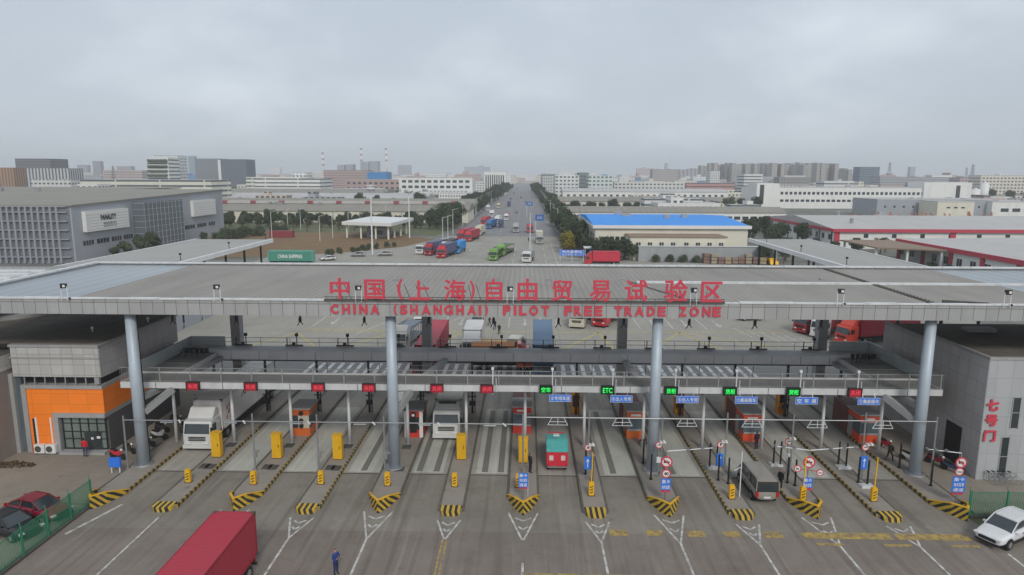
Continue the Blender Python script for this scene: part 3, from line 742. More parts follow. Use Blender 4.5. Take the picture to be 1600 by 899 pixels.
for i,(x,zt) in enumerate(((-32.4,4.7),(-21.9,5.0),(-16.7,5.0),(-11.3,4.9),(-.15,5.2),(5.1,5.5),(10.9,5.1),(16,5.5),(21.2,5.4),(26.8,5.6),(32.35,5.3))):
    t=thing('bar_post','slim grey post carrying the height limit bar, %s from the left'%ORD[i],'post',(x,51.0,0),0,'slim posts of the height bar')
    mb=MB(); mb.tube((0,0,.15),(0,0,zt),.075,.065,10); mb.build('pole',M['steel'],t)
    mb=MB(); mb.cb(0,0,.22,.3,.3,.06); mb.build('base_plate',M['steel'],t)
    if i in (1,2,3,5): mb=MB(); mb.cb(.12,-.12,1.6,.28,.2,.5); mb.cb(.35,-.2,1.9,.3,.14,.14); mb.build('control_box',M['steel'],t)

# ================================================================== toll booths, cabinets, barriers on the islands
def booth(k, band, y0=58.0, length=4.6, front='grey'):
    t=thing('toll_booth','toll booth with %s bands and %s front, on the %s lane island'%(band[1],front,ORD[k]),'toll booth',(KX(k)+.35*(1 if k<5 else -.5),y0,.2),0,'toll booths on the wide islands')
    w_=.85; bm=band[0]
    mb=MB(); mb.box(-w_,w_,0,length,0,.75); mb.build('lower_band',bm,t)
    mb=MB(); mb.box(-w_,w_,0,length,1.95,2.55); mb.build('upper_band',bm,t)
    mb=MB(); mb.box(-w_-.12,w_+.12,-.15,length+.15,2.551,2.66); mb.build('roof',M['tiledark'] if k!=4 else M['deck'],t)
    if front=='white':
        mb=MB(); mb.box(-w_+.02,w_-.02,.02,length-.02,.751,1.949); mb.build('cabin',M['glass'],t)
        mb=MB(); mb.box(-w_,-w_+.32,-.03,.0,.0,2.5); mb.box(w_-.32,w_,-.03,.0,.0,2.5); mb.build('corner_panel',M['whitepaint'],t)
        mb=MB(); mb.tube((0,-.06,2.2),(0,-.18,2.2),.26,.26,16); mb.build('round_lamp',M['dark'],t)
        mb=MB(); mb.tube((0,-.181,2.2),(0,-.20,2.2),.14,.14,16); mb.build('lamp_centre',M['whitepaint'],t)
        mb=MB(); mb.box(-.3,.3,-.1,-.03,.5,1.7); mb.build('control_panel',M['dark'],t)
    elif front=='cream':
        mb=MB(); mb.box(-w_+.02,w_-.02,.02,length-.02,.751,1.949); mb.build('cabin',M['glass'],t)
        mb=MB(); mb.box(-.2,w_-.05,-.04,-.001,.75,1.95); mb.build('front_panel',mat('cream_panel',(.5,.46,.38),.5),t)
        for z in (2.2,1.5,1.0):
            mb=MB(); mb.tube((.1,-.06,z),(.1,-.2,z),.2,.2,14); mb.build('round_lamp',M['dark'],t)
    else:
        mb=MB(); mb.box(-w_+.02,w_-.02,.02,length-.02,.751,1.949); mb.build('cabin_window',M['glassgrey'],t)
        mb=MB(); mb.box(-w_+.05,w_-.05,-.05,-.001,1.86,1.95); mb.box(-w_+.05,w_-.05,-.08,-.001,.74,.88); mb.build('window_sill',M['bandgrey'],t)
        mb=MB(); mb.box(-.5,.4,-.02,-.001,2.1,2.3); mb.build('name_strip',M['whitepaint'],t)
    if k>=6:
        mb=MB(); mb.box(-w_+.05,w_-.05,length+.01,length+3.2,0,2.45); mb.build('shaded_rear_box',mat('booth_shade_maroon',(.17,.06,.05),.6,.12,1,0,.3),t)  # added box: shade on the booth's rear sides, put into a darker red
    mb=MB(); mb.box(-w_-.02,-w_+.05,1.4,2.2,.05,1.9); mb.build('side_door',M['bandgrey'],t)
    return t
RO=(mat('booth_orange',(.62,.14,.03),.5,.08,2,0,.15),'orange'); RR=(mat('booth_red',(.62,.05,.035),.5,.08,2,0,.15),'red'); RV=(mat('booth_vermilion',(.72,.09,.03),.5,.08,2,0,.15),'vermilion')
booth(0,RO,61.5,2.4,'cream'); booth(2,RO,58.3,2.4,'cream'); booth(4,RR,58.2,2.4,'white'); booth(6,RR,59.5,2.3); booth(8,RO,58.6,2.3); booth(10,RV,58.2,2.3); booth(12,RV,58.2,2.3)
for j,(k,y) in enumerate(((1,53.6),(2,53.5),(3,53.4),(5,53.7),(6,53.2))):
    t=thing('equipment_cabinet','tall bright yellow metal cabinet standing on the %s lane island'%ORD[k],'cabinet',(KX(k)-.05,y,.2),0,'tall yellow cabinets')
    mb=MB(); mb.box(-.38,.38,-.30,.30,0.06,2.1); mb.build('body',M['ycab'],t,bevel=.02)
    mb=MB(); mb.box(-.42,.42,-.34,.34,2.1,2.17); mb.build('lid',M['ycab'],t)
    mb=MB(); mb.box(-.35,.35,-.28,.28,0,.06); mb.build('plinth',M['dark'],t)
    mb=MB(); mb.box(-.31,.31,-.318,-.301,.15,2.0); mb.build('door',mat('cabinet_door',(.70,.39,.012),.55,.1,2,0,.2),t)
    mb=MB(); mb.box(.18,.23,-.345,-.319,1.0,1.25); mb.build('handle',M['dark'],t)
for j,(px,py) in enumerate(((905,650),(1045,640),(1135,655),(1228,660),(612,640))):
    x,y=(at(px,py+22))
    if j==4: continue
    k=round((x+31.35)/5.21)
    t=thing('kiosk','narrow amber equipment kiosk on the %s lane island behind the footbridge'%ORD[k],'kiosk',(KX(k),65.2+j*.2,.2),0,'amber kiosks behind the footbridge')
    am=mat('kiosk_amber',(.60,.24,.02),.5,.1,2,0,.2)
    mb=MB(); mb.box(-.45,.45,-.4,.4,0,2.3); mb.build('body',am,t,bevel=.03)
    mb=MB(); mb.box(-.32,.32,-.42,-.401,1.2,2.0); mb.build('window',M['glass'],t)
    mb=MB(); mb.box(-.5,.5,-.46,.46,2.3,2.4); mb.build('roof',am,t)
BOL=[(1,48.7),(2,48.5),(3,48.7),(4,48.6),(5,48.6),(6,48.6),(7,47.4),(9,47.2),(10,47.1),(11,47.1)]
for j,(k,y) in enumerate(BOL):
    t=thing('barrier_machine','short yellow boom barrier machine on the %s lane island'%ORD[k],'barrier machine',(KX(k)-.1+(-.3 if k==6 else 0),y,.2),0,'yellow barrier machines on the islands')
    mb=MB(); mb.box(-.20,.20,-.16,.16,0,1.0); mb.build('body',M['ycab'],t,bevel=.03)
    mb=MB(); mb.box(-.17,.17,-.14,.14,1.0,1.06); mb.build('lid',M['ycab'],t)
    mb=MB()
    for z in (.2,.42,.64): mb.add([(-.12,-.168,z),(.12,-.168,z+.12),(.12,-.168,z+.2),(-.12,-.168,z+.08)],[(0,1,2,3)])
    mb.build('stripe_sticker',M['dark'],t)
    if k in (11,10,7):
        mb=MB(); mb.beam((.0,0,.9),(.05,0,3.4),.07,.07); mb.build('boom_arm',M['ycab'],t)
    mb=MB(); mb.cb(0,0,.03,.5,.42,.05); mb.build('base',M['grime'],t)
# extra yellow barrier machine on island 6
PB=[(7,4.9,51.0),(7,5.3,49.6),(9,15.2,52.4),(9,15.8,52.5),(9,15.3,50.2),(9,15.9,49.6),(10,20.7,53.2),(10,21.2,53.0),(10,20.6,49.9),(10,21.0,49.4),(11,26.0,53.1),(11,26.5,52.8),(11,26.2,50.1),(11,26.6,49.5),(12,30.9,52.9),(12,31.6,49.7),(8,10.0,50.2),(8,9.9,53.2)]
for j,(k,x,y) in enumerate(PB):
    mb=MB(); mb.tube((0,0,0),(0,0,2.1),.075,.07,10); mb.tube((0,0,0),(0,0,.06),.14,.14,10); mb.sphere((0,0,2.1),.07,8,4)
    o=mb.build('guard_post',M['dark'],None,(x,y,.2)); tag(o,'dark round guard post on the %s lane island'%ORD[k],'post','dark guard posts on the islands')
for (x,y,w_) in ((15.6,52.4,1.0),(26.4,52.8,1.1),(26.6,49.4,1.0),(21.0,53.2,1.0)):
    mb=MB(); mb.box(-w_/2,w_/2,-.35,.35,0,.14); mb.box(-w_/2+.1,w_/2-.1,-.25,.25,.14,.18)
    k=round((x+31.35)/5.21)
    o=mb.build('concrete_base',M['coping'],None,(x-.1,y,.19)); tag(o,'pale concrete block between the dark posts, on the %s island'%ORD[k],'concrete block','pale concrete blocks')

# ================================================================== road signs on the island noses
def disc(mb,c,r,m,y=-.01,th=.03,n=28): mb.tube((c[0],y,c[1]),(c[0],y-th,c[1]),r,r,n,m)
def round_sign(parent, x, z, r, kind='truck'):
    t=parent; y=-.06
    mb=MB(); disc(mb,(x,z),r,0,y); f=mb.build('round_sign',M['red'],t)
    mb=MB(); disc(mb,(x,z),r*.74,0,y-.031,.004); mb.build('sign_face',M['whitepaint'],f)
    yy=y-.04
    if kind=='40': text_at('sign_number','40',x,yy,z,r*1.0,r*.75,M['black'],f,.03,.01)
    elif kind=='5t': text_at('sign_number','5t',x,yy,z,r*.8,r*.7,M['black'],f,.03,.01)
    elif kind=='h': text_at('sign_number','4.5m',x,yy,z,r*1.1,r*.4,M['black'],f,.03,.01)
    elif kind=='truck':
        mb=MB(); mb.box(x-r*.5,x+r*.15,yy-.004,yy,z-r*.15,z+r*.28); mb.box(x+r*.18,x+r*.48,yy-.004,yy,z-r*.15,z+r*.12); mb.build('truck_symbol',M['black'],f)
        mb=MB(); mb.add([(x-r*.6,yy-.01,z+r*.42),(x-r*.45,yy-.01,z+r*.58),(x+r*.6,yy-.01,z-r*.42),(x+r*.45,yy-.01,z-r*.58)],[(0,1,2,3)]); mb.build('slash',M['red'],f)
    else:
        mb=MB(); mb.box(x-r*.12,x+r*.12,yy-.004,yy,z-r*.45,z+r*.35); mb.add([(x-r*.35,yy,z+r*.1),(x+r*.35,yy,z+r*.1),(x,yy,z+r*.55)],[(0,1,2)]); mb.build('arrow_symbol',M['black'],f)
def blue_board(parent, z0,z1,w_, lines=3, arrow=False):
    mb=MB(); mb.box(-w_/2,w_/2,-.09,-.06,z0,z1); b=mb.build('blue_board',M['blue'],parent)
    if arrow:
        mb=MB(); mb.box(-.07,.07,-.096,-.091,z0+.15,z1-.35); mb.add([(-.2,-.096,z1-.38),(.2,-.096,z1-.38),(0,-.096,z1-.12)],[(0,1,2)]); mb.box(-.22,-.14,-.096,-.091,z0+.2,z1-.6); mb.build('arrow',M['whitepaint'],b)
    else:
        for i in range(lines):
            z=z1-(i+.5)*(z1-z0)/lines
            text_at('board_text',['集卡','海关监管','通道'][i%3],0,-.096,z,w_*.8,(z1-z0)/lines*.7,M['whitepaint'],b,.01,.008)
def arm(parent, z, length, cams=((1.0,),)):
    mb=MB(); mb.tube((0,0,z-.05),(length,0,z+.25),.035,.03,8); mb.build('camera_arm',M['whitesteel'],parent)
    for q in (.45,.75,1.0):
        x=length*q; zz=z+.25*q
        mb=MB(); mb.box(x-.07,x+.07,-.32,.02,zz+.02,zz+.14); mb.build('camera',M['steel'],parent)
# island 6: blue board only on nose
t=thing('sign_post','low blue direction board on a post at the nose of the seventh lane island','road sign',(-.1,46.6,.2))
mb=MB(); mb.tube((0,0,0),(0,0,2.6),.045,.045,8); mb.build('pole',M['steel'],t); blue_board(t,1.0,2.1,.72,3)
mb=MB(); mb.box(-.3,.3,-.03,.03,.82,.95); mb.build('red_reflector',M['red'],t)
mb=MB(); mb.tube((.35,.5,0),(.35,.5,1.2),.03,.03,6); mb.build('side_prop',M['whitesteel'],t); arm(t,5.0,2.7) if False else None
t=thing('sign_post','tall post with no-truck sign, speed limit 40 sign and blue board on ninth island','road sign',(10.35,46.5,.2))
mb=MB(); mb.tube((0,0,0),(0,0,4.0),.055,.045,8); mb.build('pole',M['steel'],t); round_sign(t,0,3.15,.43,'truck'); round_sign(t,0,2.25,.34,'40'); blue_board(t,.98,1.85,.72,2)
mb=MB(); mb.box(-.34,.34,-.03,.03,.75,.95); mb.build('red_reflector',M['red'],t); arm(t,4.0,3.4)
t=thing('sign_post','post with three round red signs above a blue board on the eleventh lane island','road sign',(20.95,47.2,.2))
mb=MB(); mb.tube((0,0,0),(0,0,3.9),.055,.045,8); mb.build('pole',M['steel'],t); round_sign(t,0,2.95,.45,'truck'); round_sign(t,-.82,2.45,.27,'5t'); round_sign(t,.85,2.15,.27,'h'); blue_board(t,.95,1.75,.72,2)
mb=MB(); mb.beam((-.85,0,2.4),(.85,0,2.2),.04,.04); mb.box(-.34,.34,-.03,.03,.70,.9); mb.build('cross_bracket',M['red'],t); arm(t,3.9,-2.6); arm(t,3.9,3.3)
t=thing('sign_post','post with two round signs above a patterned blue board on the last island','road sign',(31.85,47.0,.2))
mb=MB(); mb.tube((0,0,0),(0,0,3.9),.055,.045,8); mb.build('pole',M['steel'],t); round_sign(t,0,3.15,.42,'truck'); round_sign(t,-.05,2.45,.32,'h'); blue_board(t,.85,2.05,.95,3)
mb=MB(); mb.box(-.42,.42,-.03,.03,.62,.8); mb.build('red_reflector',M['red'],t); arm(t,3.9,-2.6)
for k,x,y,kd in ((7,4.95,49.9,'5t'),(8,10.6,50.6,'h'),(9,15.5,50.8,'arrow'),(10,21.15,51.6,'h'),(11,26.75,50.6,'h')):
    t=thing('lane_post','slim post with small round sign%s on the %s island'%('' if k in (8,10) else ' and blue arrow board',ORD[k]),'road sign',(x,y,.2),0,'slim sign posts further back on the islands')
    mb=MB(); mb.tube((0,0,0),(0,0,3.2),.05,.045,8); mb.build('pole',M['steel'],t); round_sign(t,0,2.75,.29,kd)
    if k in (8,10):
        mb=MB(); mb.box(-.16,.16,-.2,-.06,1.3,1.75); mb.build('meter_box',M['whitesteel'],t)
    else:
        mb=MB(); mb.box(-.27,.27,-.09,-.06,.95,2.0); b=mb.build('blue_board',M['blue'],t)
        mb=MB(); mb.box(-.03,.03,-.096,-.091,1.1,1.6); mb.add([(-.13,-.096,1.6),(.13,-.096,1.6),(0,-.096,1.85)],[(0,1,2)]); mb.build('arrow',M['whitepaint'],b)
    mb=MB(); mb.box(.05,.5,-.3,.05,2.95,3.05); mb.cb(.35,-.25,3.1,.16,.3,.14); mb.build('camera',M['whitepaint'],t)
# plain camera pole in front of island 9
t=thing('camera_pole','thin pale pole with small arm in front of the yellow barrier machine on tenth island','pole',(16.1,47.4,.2))
mb=MB(); mb.tube((0,0,0),(0,0,3.6),.05,.04,8); mb.build('pole',M['whitesteel'],t); mb=MB(); mb.tube((0,0,2.4),(-.5,0,2.1),.03,.03,6); mb.build('arm',M['whitesteel'],t)
# blue notice box near left column
t=thing('notice_board','blue board on two short legs beside the left canopy column','notice board',(-32.9,50.2,.16))
mb=MB(); mb.box(-.45,.45,-.12,.12,.55,1.3); mb.build('panel',M['blue'],t)
for s in (-1,1): mb=MB(); mb.beam((s*.33,0,0),(s*.33,0,.56),.07,.07); mb.build('leg',M['whitesteel'],t)

# ================================================================== office building on the left
ob=thing('office_building','grey tiled gate office with orange cladding and glazed entrance on the left','building',(0,0,0))
XR=-35.9
mb=MB(); mb.box(-43.4,XR,54,66.8,6.95,9.55); mb.build('upper_wall',M['tile'],ob)
mb=MB(); mb.box(-43.5,XR+.08,53.9,66.9,9.551,9.75); mb.box(-43.5,XR+.06,53.93,54,8.55,8.68); mb.build('roof_edge',M['bandgrey'],ob)
mb=MB(); mb.box(-60,XR-.2,54.3,66.6,9.751,9.80); mb.build('roof',M['brownroof'],ob)
mb=MB(); mb.box(XR+.001,XR+.03,54.05,66.7,6.9,9.5); mb.box(XR-.2,XR-.17,54.6,66.7,.16,3.34); mb.build('side_cladding',M['tiledark'],ob)
mb=MB(); mb.box(XR+.001,XR+.035,54.02,64.5,3.75,5.89); mb.build('orange_side_cladding',M['orange'],ob)
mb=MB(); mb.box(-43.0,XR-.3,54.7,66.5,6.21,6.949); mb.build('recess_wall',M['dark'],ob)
mb=MB()
for i in range(8): mb.box(-42.6+i*.88,-42.52+i*.88,54.1,54.18,6.22,6.94)
mb.box(-36.5,-36.1,54.05,54.3,6.3,6.9)
mb.build('recess_post',M['railgrey'],ob)
mb=MB(); mb.box(-42.9,XR+.02,53.98,66.7,5.9,6.2); mb.box(-42.9,-42.5,53.98,54.6,.16,5.899); mb.build('orange_surround',M['bandgrey'],ob)
mb=MB(); mb.box(-42.499,XR+.0,54.1,66.6,3.75,5.899); mb.box(-42.499,-40.4,54.1,56,.16,3.749); mb.build('orange_cladding',M['orange'],ob)
mb=MB(); mb.box(-40.399,XR+.03,53.95,66.5,3.35,3.748); mb.box(-40.399,-39.95,53.95,54.9,.16,3.349); mb.build('entrance_surround',M['bandgrey'],ob)
mb=MB(); mb.box(-39.9,XR-.02,54.5,66.3,.16,3.349); mb.build('entrance_wall',mat('dim_entrance_wall',(.10,.10,.10),.7),ob)
gf=MB(); gf.box(-39.8,-36.1,54.36,54.44,.5,3.33); g_=gf.build('entrance_glazing',M['glassgreen'],ob)
mb=MB()
for i in range(6): mb.box(-39.84+i*.74,-39.77+i*.74,54.28,54.355,.4,3.34)
for z in (.42,1.3,1.95,2.7,3.28): mb.box(-39.84,-36.0,54.30,54.35,z,z+.06)
mb.build('glazing_frame',M['dark'],g_)
mb=MB(); mb.box(-38.0,-36.55,54.25,54.29,.36,2.0); mb.build('entrance_door',M['glass'],ob)
mb=MB(); mb.box(-37.4,-37.2,54.2,54.24,1.3,1.5); mb.box(-36.9,-36.6,54.2,54.24,1.4,1.6); mb.build('door_notice',M['whitepaint'],ob)
mb=MB(); mb.box(-39.9,-35.95,53.6,54.6,.16,.36); mb.build('entrance_step',M['bandgrey'],ob)
mb=MB(); mb.box(-42.05,-41.9,54.05,54.099,.8,3.3); mb.box(-40.75,-40.62,54.05,54.099,.8,3.3); mb.build('strip_light',M['whitepaint'],ob)
mb=MB(); mb.box(-42.25,-42.06,54.05,54.099,.8,3.2); mb.build('dark_slot',M['dark'],ob)
mb=MB(); mb.box(-43.38,-42.95,54.2,54.8,.16,6.9); mb.build('narrow_window',M['glassgrey'],ob)
mb=MB(); mb.box(-43.75,-43.41,53.85,55,.16,7.2); mb.build('corner_frame',M['bandgrey'],ob)
for i in range(2):
    t=thing('air_conditioner','white outdoor air conditioner unit below the orange wall, %s one'%('left' if i==0 else 'right'),'air conditioner',(-41.6+i*.98,53.75,.17),0,'air conditioner units')
    mb=MB(); mb.box(-.44,.44,-.18,.18,.08,.85); mb.build('casing',M['whitepaint'],t,bevel=.02)
    mb=MB(); mb.tube((-.1,-.181,.47),(-.1,-.2,.47),.28,.28,18); mb.build('fan_grille',M['grime'],t)
    mb=MB(); mb.box(-.4,-.3,-.15,.15,0,.08); mb.box(.3,.4,-.15,.15,0,.08); mb.build('foot',M['dark'],t)
wg=thing('left_wing','dusty tan wall block at the far left of the gate office','building',(0,0,0))
mb=MB(); mb.box(-60,-43.76,50.6,70,.0,7.6); mb.build('wall',M['tan'],wg)
mb=MB(); mb.box(-60,-43.7,50.5,56,7.601,8.9); mb.build('parapet_band',M['tile'],wg)
mb=MB(); mb.box(-60,-43.501,56.01,67,7.6,9.3); mb.box(-70,-46,67.01,76,.1,9.8); mb.build('flat_roof_block',M['brownroof'],wg)
mb=MB(); mb.beam((-52,62,9.95),(-43,72,9.95),1.2,.35); mb.build('roof_kerb',M['bandgrey'],wg)
for (x,y) in ((-39.2,58.5),(-36.4,62.6),(-38.6,63.5)):
    mb=MB(); mb.tube((0,0,0),(0,0,.3),.05,.05,8); mb.sphere((0,0,.38),.14,10,6); o=mb.build('roof_camera',M['whitesteel'],None,(x,y,9.8)); tag(o,'small white dome camera on the dark flat office roof','camera','dome cameras on the office roof')
mb=MB()
random.seed(5)
for i in range(260):
    a=random.uniform(0,6.28); r=random.random()**.5; x=r*1.9*cos(a); y=r*.55*sin(a); z=random.uniform(.02,.35*(1-r)+.1); s=random.uniform(.05,.13)
    v=Vector((random.uniform(-1,1),random.uniform(-1,1),random.uniform(-.3,1))).normalized(); u=v.orthogonal().normalized()*s; w2=v.cross(u).normalized()*s
    p=Vector((x,y,z)); mb.add([tuple(p-u),tuple(p-w2),tuple(p+u),tuple(p+w2)],[(0,1,2,3)])
o=mb.build('flower_bed_plants',M['leafbrown'],None,(-42.2,51.3,.17)); tag(o,'low dry planted bed on the pavement before the office','plants',None,'stuff')

# ================================================================== gatehouse building on the right
rb=thing('gatehouse','pale tiled gatehouse with red gate number characters on the right','building',(0,0,0))
X0=35.9
mb=MB(); mb.box(X0,60,51,58.5,.1,10.0); mb.build('front_wall',M['tilewhite'],rb)
mb=MB(); mb.box(X0-.04,X0-.001,51.02,58.48,.1,9.95); mb.box(X0+.3,60,58.501,67,.1,9.3); mb.build('side_cladding',M['tiledark'],rb)
mb=MB(); mb.box(X0+.2,59.8,51.2,58.3,10.001,10.05); mb.box(X0+.5,59.9,58.6,66.8,9.301,9.36); mb.build('roof',M['brownroof'],rb)
mb=MB(); mb.box(X0-.08,60,50.93,51.2,10.002,10.2); mb.box(X0-.08,X0+.15,51.201,58.5,10.002,10.2); mb.box(X0+.25,X0+.45,58.51,66.9,9.302,9.55); mb.build('parapet',M['bandgrey'],rb)
for (xx,z0,z1) in ((38.05,4.5,6.95),(37.55,.5,3.7),(41,4.5,6.95),(41,.5,3.7)):
    mb=MB(); mb.box(xx,xx+.55,50.97,50.998,z0,z1); wn_=mb.build('strip_window',M['glass'],rb)
    mb=MB(); mb.box(xx-.06,xx-.001,50.95,50.998,z0-.06,z1+.06); mb.box(xx+.551,xx+.61,50.95,50.998,z0-.06,z1+.06); mb.box(xx,xx+.55,50.95,50.996,(z0+z1)/2,(z0+z1)/2+.05); mb.build('window_frame',M['bandgrey'],wn_)
for ch,(px,py) in zip('七号门',((1551,633),(1549,657),(1546,681))):
    x,z=atY(px,py,50.95); text_at('character',ch,x-.0,50.92,z,.95,.95,M['red'],rb,.045,.06)
mb=MB(); mb.box(X0-.10,X0-.045,53.2,55.2,.5,3.6); mb.box(X0-.12,X0-.101,53.1,55.3,.4,.5); mb.build('side_door',M['dark'],rb)
mb=MB(); mb.tube((X0+.15,58.7,.2),(X0+.15,58.7,9.2),.07,.07,8); mb.build('drain_pipe',M['steel'],rb)
mb=MB(); mb.tube((39,60,9.36),(39,60,9.55),.5,.5,16); mb.box(42,44.6,63,64.2,9.36,9.7); mb.build('roof_hatch',M['bandgrey'],rb)

# ================================================================== fences
def fence(name,label,p0,p1,n,hgt,seed=1):
    t=thing(name,label,'fence',(0,0,0)); p0=Vector(p0); p1=Vector(p1)
    mb=MB(); Ld=(p1-p0).length; m_=int(Ld/.11)
    for i in range(m_+1):
        p=p0.lerp(p1,i/m_); mb.beam((p.x,p.y,.16),(p.x,p.y,hgt-.08),.022,.022)
    for j in range(12): z=.18+j*(hgt-.3)/11; mb.beam((p0.x,p0.y,z),(p1.x,p1.y,z),.010,.010)
    mb.beam((p0.x,p0.y,hgt-.06),(p1.x,p1.y,hgt-.06),.03,.03)
    mb.build('mesh_panel',M['fencegreen'],t)
    for i in range(n):
        p=p0.lerp(p1,i/(n-1)); mb=MB(); mb.box(p.x-.055,p.x+.055,p.y-.055,p.y+.055,0,hgt+.02); mb.beam((p.x,p.y,hgt),(p.x-.12,p.y+.05,hgt+.32),.04,.04); mb.build('fence_post',M['fencegreen'],t)
    mb=MB(); d=(p1-p0).normalized(); nn=Vector((-d.y,d.x)); a=p0+nn*.16; b=p0-nn*.16; c=p1-nn*.16; e2=p1+nn*.16
    mb.prism([tuple(a),tuple(b),tuple(c),tuple(e2)],0,.16); mb.build('base_kerb',M['grime'],t)
fence('mesh_fence','green wire mesh fence beside the parked cars at the lower left',(-31.65,29.5),(-31.65,45.2),8,2.0)
fence('mesh_fence','green wire mesh fence behind the white car at the lower right',(31.6,45.15),(42,45.15),5,2.0)

# ================================================================== people
def person(label, loc, rot=0, shirt=(.03,.035,.05), trousers=(.02,.02,.025), pose='stand', group=None, z=0):
    P_={'pelvis':(0,0,.95),'chest':(0,0,1.25),'neck':(0,0,1.47),'head':(0,-.01,1.60),'top':(0,-.01,1.70),
       'shL':(-.19,0,1.40),'shR':(.19,0,1.40),'elL':(-.25,.02,1.12),'elR':(.25,.02,1.12),'haL':(-.26,-.06,.87),'haR':(.26,-.06,.87),
       'hiL':(-.10,0,.90),'hiR':(.10,0,.90),'knL':(-.11,-.02,.50),'knR':(.11,-.02,.50),'ftL':(-.11,.03,.09),'ftR':(.11,.03,.09),'toL':(-.13,-.14,.04),'toR':(.13,-.14,.04)}
    if pose=='walk':
        P_.update({'knL':(-.10,-.22,.52),'ftL':(-.10,-.26,.10),'toL':(-.11,-.42,.06),'knR':(.10,.08,.50),'ftR':(.10,.34,.14),'toR':(.11,.22,.05),'elL':(-.24,.14,1.14),'haL':(-.24,.12,.9),'elR':(.24,-.10,1.14),'haR':(.22,-.28,.95)})
    if pose=='phone':
        P_.update({'elR':(.26,-.08,1.12),'haR':(.12,-.34,1.25),'elL':(-.25,-.02,1.12),'haL':(-.10,-.30,1.18)})
    names=list(P_); idx={n:i for i,n in enumerate(names)}
    ed=[('pelvis','chest'),('chest','neck'),('neck','head'),('head','top'),('chest','shL'),('chest','shR'),('shL','elL'),('elL','haL'),('shR','elR'),('elR','haR'),('pelvis','hiL'),('pelvis','hiR'),('hiL','knL'),('knL','ftL'),('ftL','toL'),('hiR','knR'),('knR','ftR'),('ftR','toR')]
    R_={'pelvis':(.16,.12),'chest':(.18,.13),'neck':(.065,.065),'head':(.10,.11),'top':(.07,.08),'shL':(.075,.075),'shR':(.075,.075),'elL':(.05,.05),'elR':(.05,.05),'haL':(.035,.04),'haR':(.035,.04),'hiL':(.10,.10),'hiR':(.10,.10),'knL':(.07,.07),'knR':(.07,.07),'ftL':(.045,.05),'ftR':(.045,.05),'toL':(.035,.04),'toR':(.035,.04)}
    me=bpy.data.meshes.new('person'); me.from_pydata([P_[n] for n in names],[(idx[a],idx[b]) for a,b in ed],[])
    o=bpy.data.objects.new('tmp',me); C.objects.link(o)
    sk=o.modifiers.new('s','SKIN')
    for i,n in enumerate(names):
        me.skin_vertices[0].data[i].radius=R_[n]; me.skin_vertices[0].data[i].use_root=(n=='pelvis')
    ss=o.modifiers.new('u','SUBSURF'); ss.levels=2; ss.render_levels=2
    dg=bpy.context.evaluated_depsgraph_get(); m2_=bpy.data.meshes.new_from_object(o.evaluated_get(dg)); bpy.data.objects.remove(o)
    m2_.name='person'; m2_.materials.clear()
    for mm in (mat('jacket_%s'%str(shirt),shirt,.8,.1,6),mat('trousers_%s'%str(trousers),trousers,.8,.1,6),M['skin'],M['hair'],M['black']): m2_.materials.append(mm)
    hands=[Vector(P_['haL']),Vector(P_['haR'])]
    for p in m2_.polygons:
        c=p.center; p.use_smooth=True
        if c.z>1.66 or (c.z>1.52 and c.y>.03): i=3
        elif c.z>1.49: i=2
        elif min((c-h).length for h in hands)<.075: i=2
        elif c.z>.93 or (abs(c.x)>.2): i=0
        elif c.z>.12: i=1
        else: i=4
        p.material_index=i
    # build nose so that the head has a front
    ob_=put('person',m2_,None,(loc[0],loc[1],z),rot); tag(ob_,label,'person',group)
    return ob_
person('person in red jacket standing at the office entrance, back turned',(-37.35,53.2),pi,(.55,.02,.03),(.05,.06,.10),'stand',z=.16)
person('person in blue uniform looking down at a phone on the open road',(-11.4,37.1),radians(60),(.03,.06,.22),(.02,.03,.10),'phone')
person('person in dark uniform standing by the booth on the eleventh island',(20.35,56.4),radians(200),(.015,.018,.04),(.015,.018,.03),'stand',z=.2)
person('person in dark brown clothes walking at the last striped kerb',(30.75,54.2),radians(100),(.06,.045,.035),(.03,.025,.02),'walk',z=.2)
person('person in dark clothes standing on the seventh island beside the yellow cabinet',(.45,51.1),radians(120),(.02,.022,.03),(.02,.02,.03),'stand',z=.2)
person('person in black walking beside the booth on the ninth island',(10.6,57.3),radians(90),(.015,.015,.018),(.02,.02,.02),'walk',z=.2)
person('person in dark suit walking alone across the rear plaza',at(780,523),0,(.02,.02,.022),(.02,.02,.022),'walk')
person('person in black walking down the far road near the flag posts',at(826,378),0,(.02,.02,.022),(.02,.02,.022),'walk')
person('person in dark clothes standing right of the silver van',(19.75,49.1),radians(-60),(.02,.02,.022),(.02,.02,.022),'stand',z=.0)
for i,(px,py) in enumerate(((748,512),(765,510),(773,516))): person('person in dark clothes in the group beside the white van on the plaza',at(px,py),i*1.5,(.03,.03,.04),(.03,.03,.03),'walk','people beside the white van')

